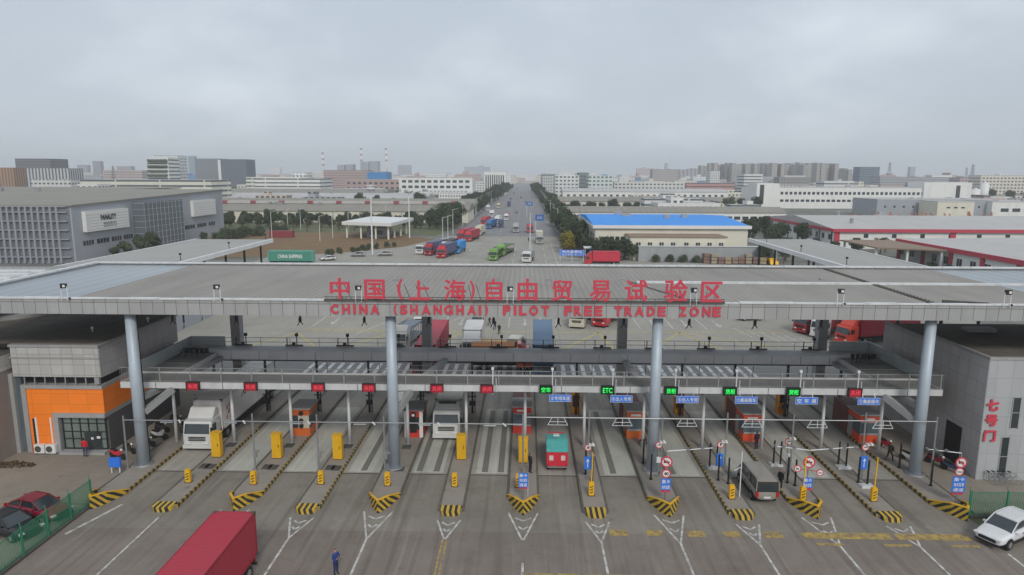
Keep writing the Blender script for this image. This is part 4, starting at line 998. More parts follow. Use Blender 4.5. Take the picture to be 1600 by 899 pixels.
# ================================================================== vehicles
PAINT={}
def paint(name,col,rough=.28):
    if name not in PAINT:
        m,g,b=newmat('paint_'+name); n=g.remap(g.noise(g.coords(),.8,5,.7),.35,.7)
        g.L.new(g.mixc(g.math('MULTIPLY',n,.25),col,tuple(v*.6+.02 for v in col)),b.inputs['Base Color'])
        b.inputs['Roughness'].default_value=rough; b.inputs['Coat Weight'].default_value=.25; PAINT[name]=m
    return PAINT[name]
def contmat(name,col,axis=1,period=.28):
    if ('c',name) not in PAINT:
        m,g,b=newmat('container_'+name); x=g.xyz(g.coords()); s=g.math('SINE',g.math('MULTIPLY',x[axis],2*pi/period))
        f=g.remap(s,-1,1); c=g.mixc(f,tuple(v*.93 for v in col),tuple(min(1,v*1.03) for v in col))
        n=g.remap(g.noise(g.vmul(g.pos(),(1,1,.4)),.7,6,.7),.48,.75); c=g.mixc(g.math('MULTIPLY',n,.35),c,tuple(v*.5+.03 for v in col))
        g.L.new(c,b.inputs['Base Color']); b.inputs['Roughness'].default_value=.55; g.L.new(g.bump(f,.2,.02),b.inputs['Normal']); PAINT[('c',name)]=m
    return PAINT[('c',name)]
def wheel_me(r,wd):
    key=('w',r,wd)
    if key not in PAINT:
        a=MB(); a.tube((-wd/2,0,0),(wd/2,0,0),r,r,20); b=MB(); b.tube((-wd/2-.015,0,0),(wd/2+.015,0,0),r*.58,r*.58,14); 
        PAINT[key]=(a.mesh('tyre',M['tyre']),b.mesh('rim',M['rim']))
    return PAINT[key]
def wheel(parent,x,y,r=.5,wd=.3):
    a,b=wheel_me(r,wd); w_=put('wheel',a,parent,(x,y,r)); put('rim',b,w_); return w_
def truck(label, loc, rot=0, cab=('white',(.66,.66,.64)), box=('white',(.62,.62,.60)), L_=9.0, boxh=2.6, kind='box', cat='truck', group=None, fairing=True, low=True):
    """front of the cab at local y=0, vehicle runs towards +y; rot turns it"""
    t=thing('truck',label,cat,(loc[0],loc[1],0.0),rot,group); cm=paint(*cab)
    W=1.22
    mb=MB(); prof=[(.06,.45),(.0,.95),(.03,1.55),(.30,2.55),(.45,2.72),(2.0,2.75),(2.0,.45)]
    mb.prismx(prof,-W,W); cabo=mb.build('cab',cm,t,bevel=.05)
    mb=MB(); mb.add([(-W+.12,-.0,1.62),(W-.12,-.0,1.62),(W-.16,.235,2.46),(-W+.16,.235,2.46)],[(0,1,2,3)]); 
    for v in range(4): mb.v[v]=(mb.v[v][0],mb.v[v][1]-.012+(.03 if v<2 else 0),mb.v[v][2])
    mb.build('windscreen',M['screen'],t)
    for s in (-1,1):
        mb=MB(); mb.box(s*W-.012,s*W+.012,.45,1.15,1.65,2.35); mb.build('side_window',M['screen'],t)
        mb=MB(); mb.box(s*(W-.42)-.2,s*(W-.42)+.2,-.05,.02,.72,.9); mb.build('headlight',M['lamp'],t)
        mb=MB(); mb.box(s*(W+.12)-.1,s*(W+.12)+.1,-.02,.08,1.7,2.2); mb.beam((s*W,.1,2.2),(s*(W+.12),.05,2.2),.03,.03); mb.build('mirror',M['dark'],t)
    mb=MB(); mb.box(-W-.02,W+.02,-.10,.4,.34,.66); mb.build('bumper',cm if kind!='dark' else M['dark'],t)
    mb=MB()
    for z in (1.0,1.14,1.28): mb.box(-.75,.75,-.03,.035,z,z+.08)
    mb.build('grille',M['dark'],t)
    if fairing:
        mb=MB(); mb.prismx([(.75,2.74),(1.9,2.74),(1.9,min(3.6,1.15+boxh-.1)),(1.45,min(3.55,1.15+boxh-.15))],-W+.12,W-.12); mb.build('roof_fairing',cm,t,bevel=.05)
    mb=MB(); mb.box(-.45,.45,1.2,L_-.1,.55,.9); mb.box(-W,W,L_-.2,L_-.05,.5,.62); mb.build('chassis',M['dark'],t)
    z0=1.1
    if kind in('container','box'):
        y0=2.4 if L_>12 else 2.15
        bm=contmat(*box) if kind=='container' else mat('boxbody_'+box[0],box[1],.45,.08,.6,0,.35)
        mb=MB(); mb.box(-W,W,y0,L_,z0,z0+boxh); b=mb.build('container' if kind=='container' else 'box_body',bm,t)
        fm=mat('frame_'+box[0],tuple(v*.7 for v in box[1]),.5,.1,2)
        mb=MB()
        for s in (-1,1):
            mb.box(s*W-.03,s*W+.03,y0-.01,L_+.01,z0+boxh-.1,z0+boxh+.015); mb.box(s*W-.03,s*W+.03,y0-.01,L_+.01,z0-.02,z0+.12)
            for yy in (y0,L_): mb.box(s*W-.06,s*W+.035,yy-.06,yy+.02,z0,z0+boxh-.1)
        for yy in (y0,L_): mb.box(-W,W,yy-.05,yy+.02,z0+boxh-.1,z0+boxh+.012)
        mb.build('edge_frame',fm,b)
        mb=MB(); mb.box(-.03,.03,L_+.001,L_+.03,z0+.1,z0+boxh-.1)
        for xx in (-.7,-.3,.3,.7): mb.tube((xx,L_+.05,z0+.1),(xx,L_+.05,z0+boxh-.1),.025,.025,6)
        mb.build('door_bar',M['steel'],b)
        mb=MB()
        for s_ in (-1,1):
            for yy in (y0+.08,L_-.08):
                for zz in (z0+.08,z0+boxh-.06): mb.cb(s_*(W-.06),yy,zz,.22,.24,.18)
        mb.build('corner_castings',M['grime'],b)
    elif kind=='tarp':
        mb=MB(); mb.box(-W,W,2.2,L_,z0,z0+.9); mb.build('cargo_side',contmat(*box),t)
        mb=MB(); mb.prismy([(-W,z0+.9),(W,z0+.9),(W*.9,z0+boxh-.3),(0,z0+boxh),(-W*.9,z0+boxh-.3)],2.25,L_-.02); mb.build('tarpaulin',contmat(*box),t)
    elif kind=='flat':
        mb=MB(); mb.box(-W,W,2.2,L_,z0-.1,z0+.1); mb.build('flat_bed',M['grime'],t)
    elif kind=='load':
        mb=MB(); mb.box(-W,W,2.2,L_,z0-.1,z0+.1); mb.build('flat_bed',M['grime'],t)
        for i in range(4):
            mb=MB(); yy=2.5+i*(L_-2.8)/4; mb.box(-W+.1,W-.1,yy,yy+(L_-3.2)/4,z0+.1,z0+boxh*(.7+.1*(i%2))); mb.build('cargo_pallet',mat('cargo_cream',(.5,.46,.36),.8,.2,2),t,bevel=.05)
    elif kind=='carrier':
        mb=MB()
        for s in (-1,1):
            mb.beam((s*W,2.4,1.0),(s*W,L_,1.1),.12,.2); mb.beam((s*W,2.4,3.0),(s*W,L_,2.6),.1,.14)
            for i in range(6): yy=2.6+i*(L_-2.8)/5; mb.beam((s*W,yy,1.0),(s*W,yy,2.95-.4*i/5),.08,.08)
        mb.box(-W,W,2.4,L_,2.55,2.62); mb.box(-W,W,2.4,L_,.95,1.02); mb.build('carrier_frame',contmat(*box),t)
    for y in ([1.1]+([3.4,L_-2.4,L_-1.2] if L_>11 else [L_-1.6])):
        for s in (-1,1): wheel(t,s*(W-.2),y,.5,.32)
    if L_>11:
        mb=MB(); mb.box(-W+.05,W-.05,5.5,5.9,.9,1.0)
        for s in (-1,1): mb.box(s*W-.05,s*W+.02,4.8,L_-3.3,.55,1.0)
        mb.build('side_guard',M['dark'],t)
    for s in (-1,1): mb=MB(); mb.box(s*.9-.18,s*.9+.18,L_-.04,L_+.02,.62,.78); mb.build('tail_light',M['taillamp'],t)
    return t
def loft(mb, secs, mi=0, cap=True):
    """sections: lists of equal numbers of (x,y,z)"""
    n=len(secs[0]); o=len(mb.v)
    for s in secs: mb.v+=s
    for j in range(len(secs)-1):
        for i in range(n): mb.f.append((o+j*n+i,o+j*n+(i+1)%n,o+(j+1)*n+(i+1)%n,o+(j+1)*n+i)); mb.m.append(mi)
    if cap: mb.f.append(tuple(range(o,o+n))[::-1]); mb.f.append(tuple(range(o+(len(secs)-1)*n,o+len(secs)*n))); mb.m+=[mi,mi]
def car(label, loc, rot=0, col=('white',(.7,.7,.7)), kind='suv', cat='car', group=None, z=0.0):
    t=thing('car',label,cat,(loc[0],loc[1],z),rot,group); cm=paint(*col)
    if kind=='suv':   st=[(-.05,.62,.70,.35),(.02,.80,.80,.28),(.25,.90,.92,.26),(1.0,.95,1.03,.26),(1.3,.96,1.07,.26),(3.9,.95,1.08,.26),(4.4,.92,1.06,.28),(4.6,.84,.98,.34),(4.66,.7,.9,.4)]; gh=[(1.1,.80,.95,.99),(1.95,.70,.97,1.56),(2.3,.69,.98,1.63),(3.5,.67,1.0,1.64),(4.2,.64,1.0,1.52),(4.55,.76,.97,1.05)]; r=.35
    elif kind=='van': st=[(0,.68,.80,.35),(.1,.8,.95,.3),(.7,.86,1.05,.28),(4.6,.86,1.1,.28),(4.75,.82,1.08,.34)]; gh=[(.55,.80,1.0,1.06),(1.2,.72,1.0,1.85),(4.4,.70,1.05,1.95),(4.72,.76,1.05,1.85),(4.74,.8,1.05,1.1)]; r=.32
    else:             st=[(0,.6,.60,.30),(.12,.78,.72,.25),(1.0,.87,.88,.22),(1.3,.88,.92,.22),(3.7,.88,.96,.22),(4.3,.82,.92,.26),(4.4,.74,.82,.34)]; gh=[(1.15,.76,.9,.92),(1.95,.62,.9,1.40),(3.1,.60,.92,1.43),(3.8,.62,.92,1.20),(4.2,.7,.9,.95)]; r=.31
    secs=[]
    for y,w_,zt,zb in st: secs.append([(-w_*.92,y,zb),(-w_,y,(zb+zt)/2),(-w_*.96,y,zt-.06),(-w_*.8,y,zt),(w_*.8,y,zt),(w_*.96,y,zt-.06),(w_,y,(zb+zt)/2),(w_*.92,y,zb)])
    mb=MB(); loft(mb,secs); ob2=mb.build('body',cm,t,smooth=True); md=ob2.modifiers.new('round','SUBSURF'); md.levels=md.render_levels=2
    secs=[[(-w_*1.06,y,z0-.02),(-w_,y,zt-.02) if zt-z0>.1 else (-w_*1.03,y,zt),(w_,y,zt-.02) if zt-z0>.1 else (w_*1.03,y,zt),(w_*1.06,y,z0-.02)] for y,w_,z0,zt in gh]
    mb=MB(); loft(mb,secs); mb.build('windows',M['screen'],t)
    rf=[g_ for g_ in gh if g_[3]-g_[2]>.25]
    secs=[[(-w_*1.03,y,zt-.05),(-w_*.9,y,zt+.03),(w_*.9,y,zt+.03),(w_*1.03,y,zt-.05)] for y,w_,z0,zt in rf]
    mb=MB(); loft(mb,secs); mb.build('roof',cm,t,bevel=.03)
    mb=MB()     # pillars
    for (y,w_,z0,zt),(y2,w2,z02,zt2) in zip(gh,gh[1:]):
        for s in (-1,1):
            mb.beam((s*w_*1.04,y,zt),(s*w2*1.04,y2,zt2),.06,.06)
    for s in (-1,1):
        m_=rf[len(rf)//2]; mb.beam((s*.9*.98,(rf[0][0]+rf[-1][0])/2,rf[0][2]),(s*rf[0][1]*1.03,(rf[0][0]+rf[-1][0])/2,rf[0][3]-.02),.07,.05)
    mb.build('pillars',cm,t)
    for s in (-1,1):
        mb=MB(); mb.cb(s*.66,(.0 if kind=='suv' else .08) if kind!='van' else .03,(.74 if kind=='suv' else .62) if kind!='van' else .8,.34,.20,.11); mb.build('headlight',M['lamp'],t)
        mb=MB(); mb.cb(s*.74,st[-1][0]-.04,.85,.2,.12,.3 if kind!='van' else .4); mb.build('tail_light',M['taillamp'],t)
        mb=MB(); mb.cb(s*(st[3][1]+.06),gh[0][0]+.35,1.02,.16,.12,.12); mb.build('mirror',cm,t)
        for y in (.85,st[-1][0]-.9): wheel(t,s*((.93 if kind=='suv' else st[3][1])-.08),y,r,.22)
    yf=-.03 if kind=='suv' else .03
    mb=MB(); mb.cb(0,yf,.60,1.05,.12,.20); mb.build('grille',M['dark'],t)
    mb=MB(); mb.cb(0,yf+.02,.34,1.4,.12,.14); mb.build('lower_intake',M['dark'],t)
    ws=st[3][1] if kind!='suv' else .93
    for s_ in (-1,1):
        mb=MB(); mb.box(s_*ws-.012,s_*ws+.012,.5,st[-1][0]-.5,.30,.44); mb.build('sill',M['dark'],t)
        for y in (.85,st[-1][0]-.9): mb=MB(); mb.tube((s_*(ws-.16),y,r+.02),(s_*(ws+.003),y,r+.02),r+.07,r+.07,18); mb.build('wheel_arch',M['black'],t)
        mb=MB(); [mb.box(s_*(ws+.0)-.008,s_*(ws+.0)+.008,yy,yy+.02,.45,.92) for yy in (2.35,3.3)]; mb.box(s_*ws-.02,s_*ws+.02,2.2,2.32,.82,.86); mb.build('door_gap',M['dark'],t)
    mb=MB(); mb.box(-.24,.24,st[-1][0]+.001,st[-1][0]+.02,.55,.68); mb.build('number_plate',M['whitepaint'],t)
    return t
def motorbike(label, loc, rot, col, group=None, z=.17):
    t=thing('motorbike',label,'motorbike',(loc[0],loc[1],z),rot,group)
    for y in (-.62,.62):
        mb=MB(); mb.tube((-.05,y,.28),(.05,y,.28),.28,.28,16); mb.build('wheel',M['tyre'],t)
    mb=MB(); mb.prismx([(-.5,.45),(-.2,.35),(.3,.35),(.75,.6),(.7,.75),(.1,.62),(-.3,.8),(-.5,.75)],-.13,.13); mb.build('body',paint(*col),t,bevel=.04)
    mb=MB(); mb.prismx([(-.05,.70),(.65,.76),(.65,.86),(.0,.82)],-.12,.12); mb.build('seat',M['black'],t)
    mb=MB(); mb.tube((0,-.62,.28),(0,-.38,.98),.035,.035,6); mb.tube((-.33,-.35,1.02),(.33,-.35,1.02),.025,.025,6); mb.build('handlebar',M['steel'],t)
    mb=MB(); mb.sphere((0,-.50,.86),.10,8,6); mb.build('headlight',M['lamp'],t)
    return t

RED=('red',(.50,.03,.045)); DRED=('deepred',(.36,.025,.035)); WH=('white',(.66,.66,.64)); BLU=('blue',(.045,.16,.38)); SKY_=('bright_blue',(.02,.25,.62)); GRN=('green',(.16,.32,.07)); CREAM=('cream',(.60,.56,.44)); ORG=('orangered',(.68,.10,.03)); NAVY=('navy',(.04,.06,.14)); SILV=('silver',(.38,.38,.37))
# foreground
truck('red container truck leaving at the bottom left of the picture',(-17.5,20.9),0,('red',RED[1]),('crimson',(.42,.03,.055)),16.5,2.75,'container')
tw=truck('long white truck with red flame graphics at the first left lane',(-28.55,54.9),0,WH,('brightwhite',(.80,.77,.75)),15.5,2.8,'box')
# flame graphic on the trailer's right side
mb=MB(); 
for (y,z,r,a) in ((3.7,2.3,.42,0),(3.4,2.75,.34,.7),(3.9,2.9,.34,1.1),(4.4,2.75,.30,1.5),(4.6,2.3,.26,2.2),(3.3,1.9,.3,-.5),(4.1,1.75,.26,-1)):
    mb.add([(1.228,y-r*.35,z-r*.3),(1.228,y+r*.45,z-r*.25),(1.228,y+r*.5+.12*cos(a),z+r*1.1),(1.228,y,z+r*.5)],[(0,1,2,3)])
mb.build('flame_graphic',mat('flame_red',(.40,.02,.04),.5),tw)
text_at('trailer_lettering','GARO 物流',1.235,8.6,3.0,3.8,.62,M['dark'],tw,.01,.01,face='+X') if False else None
mb=MB()
for i in range(5): mb.beam((1.232,6.6+i*.85,2.8+.02*i),(1.232,7.1+i*.85,3.25+.02*i),.02,.10); mb.beam((1.232,7.1+i*.85,3.25),(1.232,7.35+i*.85,2.8),.02,.08)
mb.build('trailer_lettering',M['dark'],tw)
tw2=truck('white box truck with its cab door open waiting at the sixth lane',(-7.15,57.9),0,WH,('greywhite',(.46,.46,.43)),8.5,2.1,'box')
mb=MB(); mb.box(-.8,.8,1.40,1.47,3.0,3.3); mb.build('roof_vent',M['dark'],tw2)
mb=MB(); mb.box(1.22,1.27,-.6,.35,.8,2.4); dr=mb.build('open_door',paint(*WH),tw2); 
rt=thing('cargo_tricycle','small red cargo truck with turquoise cover seen from behind','small truck',(2.65,51.75,0)); 
mb=MB(); mb.box(-.86,.86,0,2.6,.5,1.72); mb.build('cargo_bed',paint('bright_red',(.62,.03,.05)),rt,bevel=.03)
mb=MB(); mb.prismx([(-.04,1.68),(2.65,1.68),(2.65,2.25),(1.3,2.3),(-.04,1.9)],-.89,.89); mb.build('cover',mat('turquoise_cover',(.10,.42,.40),.6,.12,2),rt,bevel=.06)
mb=MB(); mb.box(-.75,.75,2.75,3.9,.4,1.95); mb.build('cab',paint('bright_red',(.62,.03,.05)),rt,bevel=.08)
mb=MB(); mb.box(-.68,.68,3.4,3.905,1.3,1.8); mb.build('cab_window',M['screen'],rt)
for s in (-1,1):
    mb=MB(); mb.box(s*.48-.17,s*.48+.17,-.012,-.001,1.0,1.42); mb.build('white_lettering',mat('faded_white',(.62,.5,.48),.6,.3,12),rt)
    mb=MB(); mb.box(s*.75-.1,s*.75+.1,-.03,.0,.6,.72); mb.build('tail_light',M['taillamp'],rt)
    wheel(rt,s*.72,.6,.3,.2); wheel(rt,s*.65,3.2,.3,.2)
mb=MB(); mb.box(-.8,.8,-.1,0,.4,.5); mb.build('rear_bumper',M['steel'],rt)
mb=MB(); mb.box(-.25,.25,2.0,2.4,2.26,2.36); mb.build('roof_box',M['whitepaint'],rt)
car('silver minivan seen from behind beside the tenth lane island',(17.85,51.3),radians(180),('champagne',(.30,.27,.23)),'van','van')
car('white sport utility car entering from the lower right corner',(30.35,41.35),radians(-62-0),('pearl',(.72,.73,.74)),'suv')
car('dark red car parked behind the green fence at lower left',(-32.2,43.0),radians(75),('maroon',(.22,.012,.03)),'sedan',z=.012)
car('black car parked nearest the corner behind the green fence',(-32.6,40.6),radians(72),('black',(.02,.022,.026)),'sedan',z=.012)
motorbike('bright red motorbike by the office wall near the notice board',(-34.4,52.9),radians(70),('bright_red',(.62,.03,.05)))
for i,(x,y,a,c) in enumerate(((-34.2,54.2,60,('blackm',(.05,.04,.04))),(-33.4,55.6,75,('blackm',(.05,.04,.04))),(-33.2,57.2,80,('white',WH[1])),(-33.9,59.0,70,('blackm',(.05,.04,.04))),(-33.5,61.0,70,('blackm',(.05,.04,.04))))):
    motorbike('dark scooter parked in the shade beside the left building, %s from the front'%ORD[i],(x,y),radians(a),c,'scooters beside the left building')
motorbike('red scooter parked under the right end of the footbridge',(31.9,57.0),radians(20),('bright_red',(.62,.03,.05)))
for i,(px,py,c) in enumerate(((1421,722,('white',WH[1])),(1462,727,('maroon',(.22,.012,.03))),(1487,738,('navy',NAVY[1])))):
    x,y=at(px,py,.16); motorbike('%s scooter parked by the grey side wall of the gatehouse'%('white','dark red','navy blue')[i],(x,y),radians(35),c)
def bicycle(label,loc,rot,group=None):
    t=thing('bicycle',label,'bicycle',(loc[0],loc[1],.16),rot,group)
    for y in (-.5,.5):
        mb=MB(); n=20
        for i in range(n):
            a=2*pi*i/n; b=2*pi*(i+1)/n; mb.tube((0,y+.32*cos(a),.33+.32*sin(a)),(0,y+.32*cos(b),.33+.32*sin(b)),.018,.018,5,caps=False)
        for i in range(6): a=pi*i/6; mb.tube((0,y-.3*cos(a),.33-.3*sin(a)),(0,y+.3*cos(a),.33+.3*sin(a)),.004,.004,4)
        mb.build('wheel',M['steel'],t)
    mb=MB()
    for a,b in (((0,-.5,.33),(0,-.35,.85)),((0,-.38,.75),(0,.02,.3)),((0,.02,.3),(0,.15,.8)),((0,-.36,.8),(0,.13,.75)),((0,.02,.3),(0,.5,.33)),((0,.5,.33),(0,.13,.75))): mb.tube(a,b,.018,.018,6)
    mb.build('frame',M['steel'],t)
    mb=MB(); mb.cb(0,.16,.84,.12,.24,.06); mb.build('saddle',M['black'],t)
    mb=MB(); mb.tube((-.25,-.34,.95),(.25,-.34,.95),.015,.015,6); mb.build('handlebar',M['steel'],t)
for i in range(5): bicycle('grey bicycle leaning in the row against the gatehouse wall',(36.6+i*.42,50.55),radians(15+i*4),'bicycles by the gatehouse')
# rear plaza traffic
truck('red container truck standing right behind the second canopy column',(-11.9,77.8),radians(0),RED,('crimson',(.42,.03,.055)),16.0,2.75,'container') if False else None
truck('red container truck queuing behind the gantry, second canopy column in front',(-12.0,75.2),0,RED,('crimson',(.42,.03,.055)),16.5,2.8,'container')
truck('white box truck approaching between red container and orange trailer',(-7.05,84.4),0,WH,('offwhite',(.60,.58,.56)),8.5,2.6,'box')
truck('orange brown open cargo truck standing sideways left of the blue container',(.9,81.2),radians(90),ORG,('rust',(.45,.17,.04)),7.6,2.4,'tarp')
truck('low sand coloured trailer behind the orange cargo truck',(-.2,86.5),radians(78),CREAM,('sand',(.55,.40,.22)),6.5,1.2,'tarp')
truck('blue container truck queuing behind the gantry in the middle',(2.05,74.6),radians(-1),BLU,('steelblue',(.11,.19,.30)),16.5,3.05,'container')
truck('grey blue car transporter waiting left of the red container',(-17.4,88.5),radians(-6),('silver',SILV[1]),('steelgrey',(.16,.19,.23)),9,2.4,'carrier')
car('white pickup van waiting at the top left of the queue',(-17.5,106.8),0,('white',WH[1]),'van','van')
car('silver white van with people beside it on the plaza',(-7.8,104.6),0,('silver',SILV[1]),'van','van')
truck('cream flatbed truck loaded with pale sacks below the word FREE',(8.0,103.5),radians(-14),CREAM,('cream',CREAM[1]),9,2.6,'load')
truck('red tipper truck leaving beside the cream loaded truck',(11.6,104.6),radians(-30),RED,('crimson',(.42,.03,.055)),8,2.2,'tarp')
truck('white cab truck parked before the red container at right',(43.6,98.5),radians(-38),WH,('crimson',(.42,.03,.055)),8,2.6,'container')
truck('bright red cab truck with red container at the right of plaza',(45.3,95.0),radians(-68),('tomato',(.70,.06,.03)),('crimson',(.42,.03,.055)),14,2.7,'container')
truck('dark red truck half hidden by the fourth rear column',(42.0,101.5),radians(-60),DRED,('crimson',(.42,.03,.055)),7,2.4,'tarp')
car('silver car passing at the right of the rear plaza',(35.5,111.0),radians(-80),('silver',SILV[1]),'sedan')
# beyond the canopy
def tr(px,py,*a,**k): x,y=at(px,py); return truck(a[0],(x,y),*a[1:],**k)
tr(655,398,'white cab truck at the left front of the far queue',radians(-12),WH,('white',WH[1]),7,1.6,'flat',fairing=True)
tr(668,400,'dark red cab truck with blue container in the far queue',radians(-14),DRED,('slateblue',(.10,.11,.20)),13,2.7,'container') 
tr(688,404,'small crimson cab truck in front of the blue container',radians(-12),RED,('slateblue',(.10,.11,.20)),12,2.7,'container')
tr(694,396,'white tractor truck beside the sky blue tank truck',radians(-8),WH,('black',(.03,.03,.03)),13,2.4,'container')
tr(712,397,'sky blue covered truck in the far queue',radians(-8),SKY_,SKY_,9,2.7,'tarp')
tr(730,378,'red truck with white roof leading the queue on the left kerb',radians(-10),RED,('crimson',(.42,.03,.055)),14,2.7,'container')
tr(719,376,'second red truck tight beside the white roofed one',radians(-12),RED,('crimson',(.42,.03,.055)),14,2.7,'container')
tr(746,369,'cream truck behind the red trucks',radians(-8),CREAM,('cream',CREAM[1]),10,2.7,'box')
tr(763,358,'blue container truck further up the far queue',radians(-8),BLU,BLU,14,2.6,'container')
tr(755,352,'crimson truck further up the far queue',radians(-8),RED,('crimson',(.42,.03,.055)),12,2.6,'container')
tr(776,350,'white truck further up the far queue',radians(-6),WH,WH,10,2.6,'box')
tr(782,356,'navy truck driving alone on the far road',0,NAVY,NAVY,9,2.4,'tarp')
tr(791,345,'red and white truck driving down the far road',0,WH,('crimson',(.42,.03,.055)),11,2.6,'container')
tr(768,340,'white truck parked by the left kerb trees',0,WH,WH,10,2.6,'box')
tr(795,323,'dark truck on the far road beside the trees',0,NAVY,NAVY,10,2.6,'container')
tr(779,326,'brown truck parked by the left kerb trees',0,CREAM,('rust',(.35,.2,.12)),12,2.6,'container')
tr(762,330,'pale truck parked far up the left kerb',0,WH,('greywhite',(.46,.46,.43)),12,2.6,'box')
tr(806,364,'grey bulk truck coming down the middle of the far road',0,('silver',SILV[1]),('silver',SILV[1]),10,2.6,'tarp')
tr(828,364,'red cab truck on the right side of the far road',0,RED,('slateblue',(.10,.11,.20)),9,2.4,'container')
tr(843,382,'cream box truck parked under the yellow tree',radians(0),('silver',SILV[1]),('cream',CREAM[1]),11,3.0,'box')
tr(770,408,'dull green car transporter truck on the front of the plaza',radians(-7),GRN,('olive',(.10,.16,.06)),15,2.4,'carrier')
tr(781,401,'bright green car transporter truck behind the dull green one',radians(-12),('lime',(.18,.38,.07)),('olive',(.10,.16,.06)),14,2.4,'carrier')
tr(822,411,'white tipper truck near the tall lamp post base',radians(-10),WH,('grey',(.3,.3,.29)),7,2.0,'tarp')
tr(913,414,'long red truck driving left past the grey wall',radians(-90),RED,('scarlet',(.55,.03,.06)),9.4,2.6,'container')
def cr_(px,py,lab,rot,col,kind='sedan',cat='car'): x,y=at(px,py); return car(lab,(x,y),rot,col,kind,cat)
cr_(548,401,'silver car parked at the kerb before the white canopy',radians(-85),('silver',SILV[1])); cr_(590,400,'grey car parked beside the tall light mast',radians(-80),('silver',SILV[1]))
cr_(500,408,'white car beside the green container',radians(-60),('white',WH[1])); cr_(807,333,'pale car alone on the far road',0,('silver',SILV[1]))
for i,(px,py) in enumerate(((814,310),(803,303),(798,312),(822,318),(808,296))): cr_(px,py,'dark car far up the straight road, %s of five'%ORD[i],0,('navy',NAVY[1]),'suv')
gc=thing('container','green shipping container with white lettering beside the brown field','container',(-63.8,180.4,0))
mb=MB(); mb.box(-6.05,6.05,-1.2,1.2,.6,3.3); mb.build('box_body',contmat('teal',(.06,.26,.19),0),gc)
mb=MB()
for s in (-1,1):
    mb.box(s*6.0-.1,s*6.0+.1,-1.25,1.25,.55,3.35); mb.box(-6,6,s*1.2-.05,s*1.2+.05,3.2,3.36)
mb.build('edge_frame',mat('frame_pale_teal',(.14,.36,.29),.5),gc); text_at('lettering','CHINA SHIPPING',0,-1.23,1.9,6.6,1.0,M['whitepaint'],gc,.02,.03)
mb=MB(); mb.box(-5.8,5.8,-.5,.5,.2,.58); mb.build('trailer_frame',M['dark'],gc)
x,y=at(441,371); rc=thing('container','faded red container standing in the brown field','container',(x,y,0))
mb=MB(); mb.box(-4.4,4.4,-1.2,1.2,0,2.4); mb.build('box_body',contmat('dullmaroon',(.25,.04,.05),0),rc); mb=MB(); mb.box(-4.45,4.45,-1.25,1.25,2.4,2.48); mb.box(-4.45,-4.41,-1.25,1.25,0,2.4); mb.build('edge_frame',contmat('dullmaroon',(.25,.04,.05),0),rc)

# ================================================================== BEYOND THE GATE
M['wallwhite']=mat('white_render',(.74,.74,.71),.7,.06,.3,0,.25); M['wallcream']=mat('cream_render',(.68,.65,.54),.7,.06,.3,0,.25); M['wallpink']=mat('pink_render',(.42,.30,.28),.7,.08,.3,0,.2)
M['wallgrey']=mat('grey_cladding',(.34,.36,.395),.6,.05,.3,0,.2); M['roofgrey']=ribs_mat('grey_warehouse_roof',(.265,.25,.212),0,3.0,.07,.7,.05); M['rooflight']=ribs_mat('light_warehouse_roof',(.46,.45,.435),0,3.0,.05,.65,.05)
M['redtrim']=mat('red_trim',(.48,.05,.08),.6,.06,1); M['roofblue']=ribs_mat('blue_roof',(.03,.28,.78),1,1.2,.07,.5,.05); M['compound']=mat('compound_wall',(.33,.35,.355),.8,.1,.5,0,.35)
M['brownglass']=mat('brown_glass',(.17,.18,.20),.3,.2,.3)
WIN={}
def win_me(wd,h,face):
    key=(round(wd,2),round(h,2),face)
    if key not in WIN:
        mb=MB(); fr=MB()
        if face=='y': mb.box(-wd/2,wd/2,-.05,0,-h/2,h/2); fr.box(-wd/2-.1,wd/2+.1,-.09,-.051,-h/2-.12,-h/2); fr.box(-.04,.04,-.09,-.051,-h/2,h/2)
        else: mb.box(-.05,.05,-wd/2,wd/2,-h/2,h/2); fr.box(-.09,.09,-wd/2-.1,wd/2+.1,-h/2-.12,-h/2-.002); fr.box(-.07,.07,-.04,.04,-h/2,h/2)
        WIN[key]=(mb.mesh('window',M['glass']), fr.mesh('window_frame',M['whitesteel']))
    return WIN[key]
def window(parent,x,y,z,wd,h,face='y',frame=False):
    a,b=win_me(wd,h,face); o=put('window',a,parent,(x,y,z))
    if frame: put('window_frame',b,o)
    return o
HAND=[(-345,-118,170,315),(15,70,170,262),(95,335,115,300),(-75,-40,240,290),(165,325,340,540)]
def bld(name,label,x0,x1,y0,y1,h,wall,roof=None,cat='building',rows=(),gable=0,group=None,z0=-.1,axis='x',eave=None):
    """rows: list of (z, window width, window height, count, xa, xb) on the front"""
    HAND.append((x0,x1,y0,y1)); t=thing(name,label,cat,((x0+x1)/2,y0,0),0,group); W=(x1-x0)/2; D=y1-y0
    mb=MB(); mb.box(-W,W,0,D,z0,h); mb.build('wall',wall,t)
    roof=roof or M['roofgrey']; ov=.4
    mb=MB()
    if gable:
        if axis=='x': mb.prismx([(-ov,h),(D+ov,h),(D+ov,h+.25),(D/2,h+gable),(-ov,h+.25)],-W-ov,W+ov)
        else: mb.prismy([(-W-ov,h+.002),(W+ov,h+.002),(W+ov,h+.25),(0,h+gable),(-W-ov,h+.25)],-ov,D+ov)
    else: mb.box(-W-.1,W+.1,-.1,D+.1,h,h+.35)
    mb.build('roof',roof,t)
    for (z,ww,wh,n,xa,xb) in rows:
        for i in range(n):
            x=xa+(xb-xa)*(i+.5)/n-(x0+x1)/2; window(t,x,-.002,z,ww,wh)
    return t
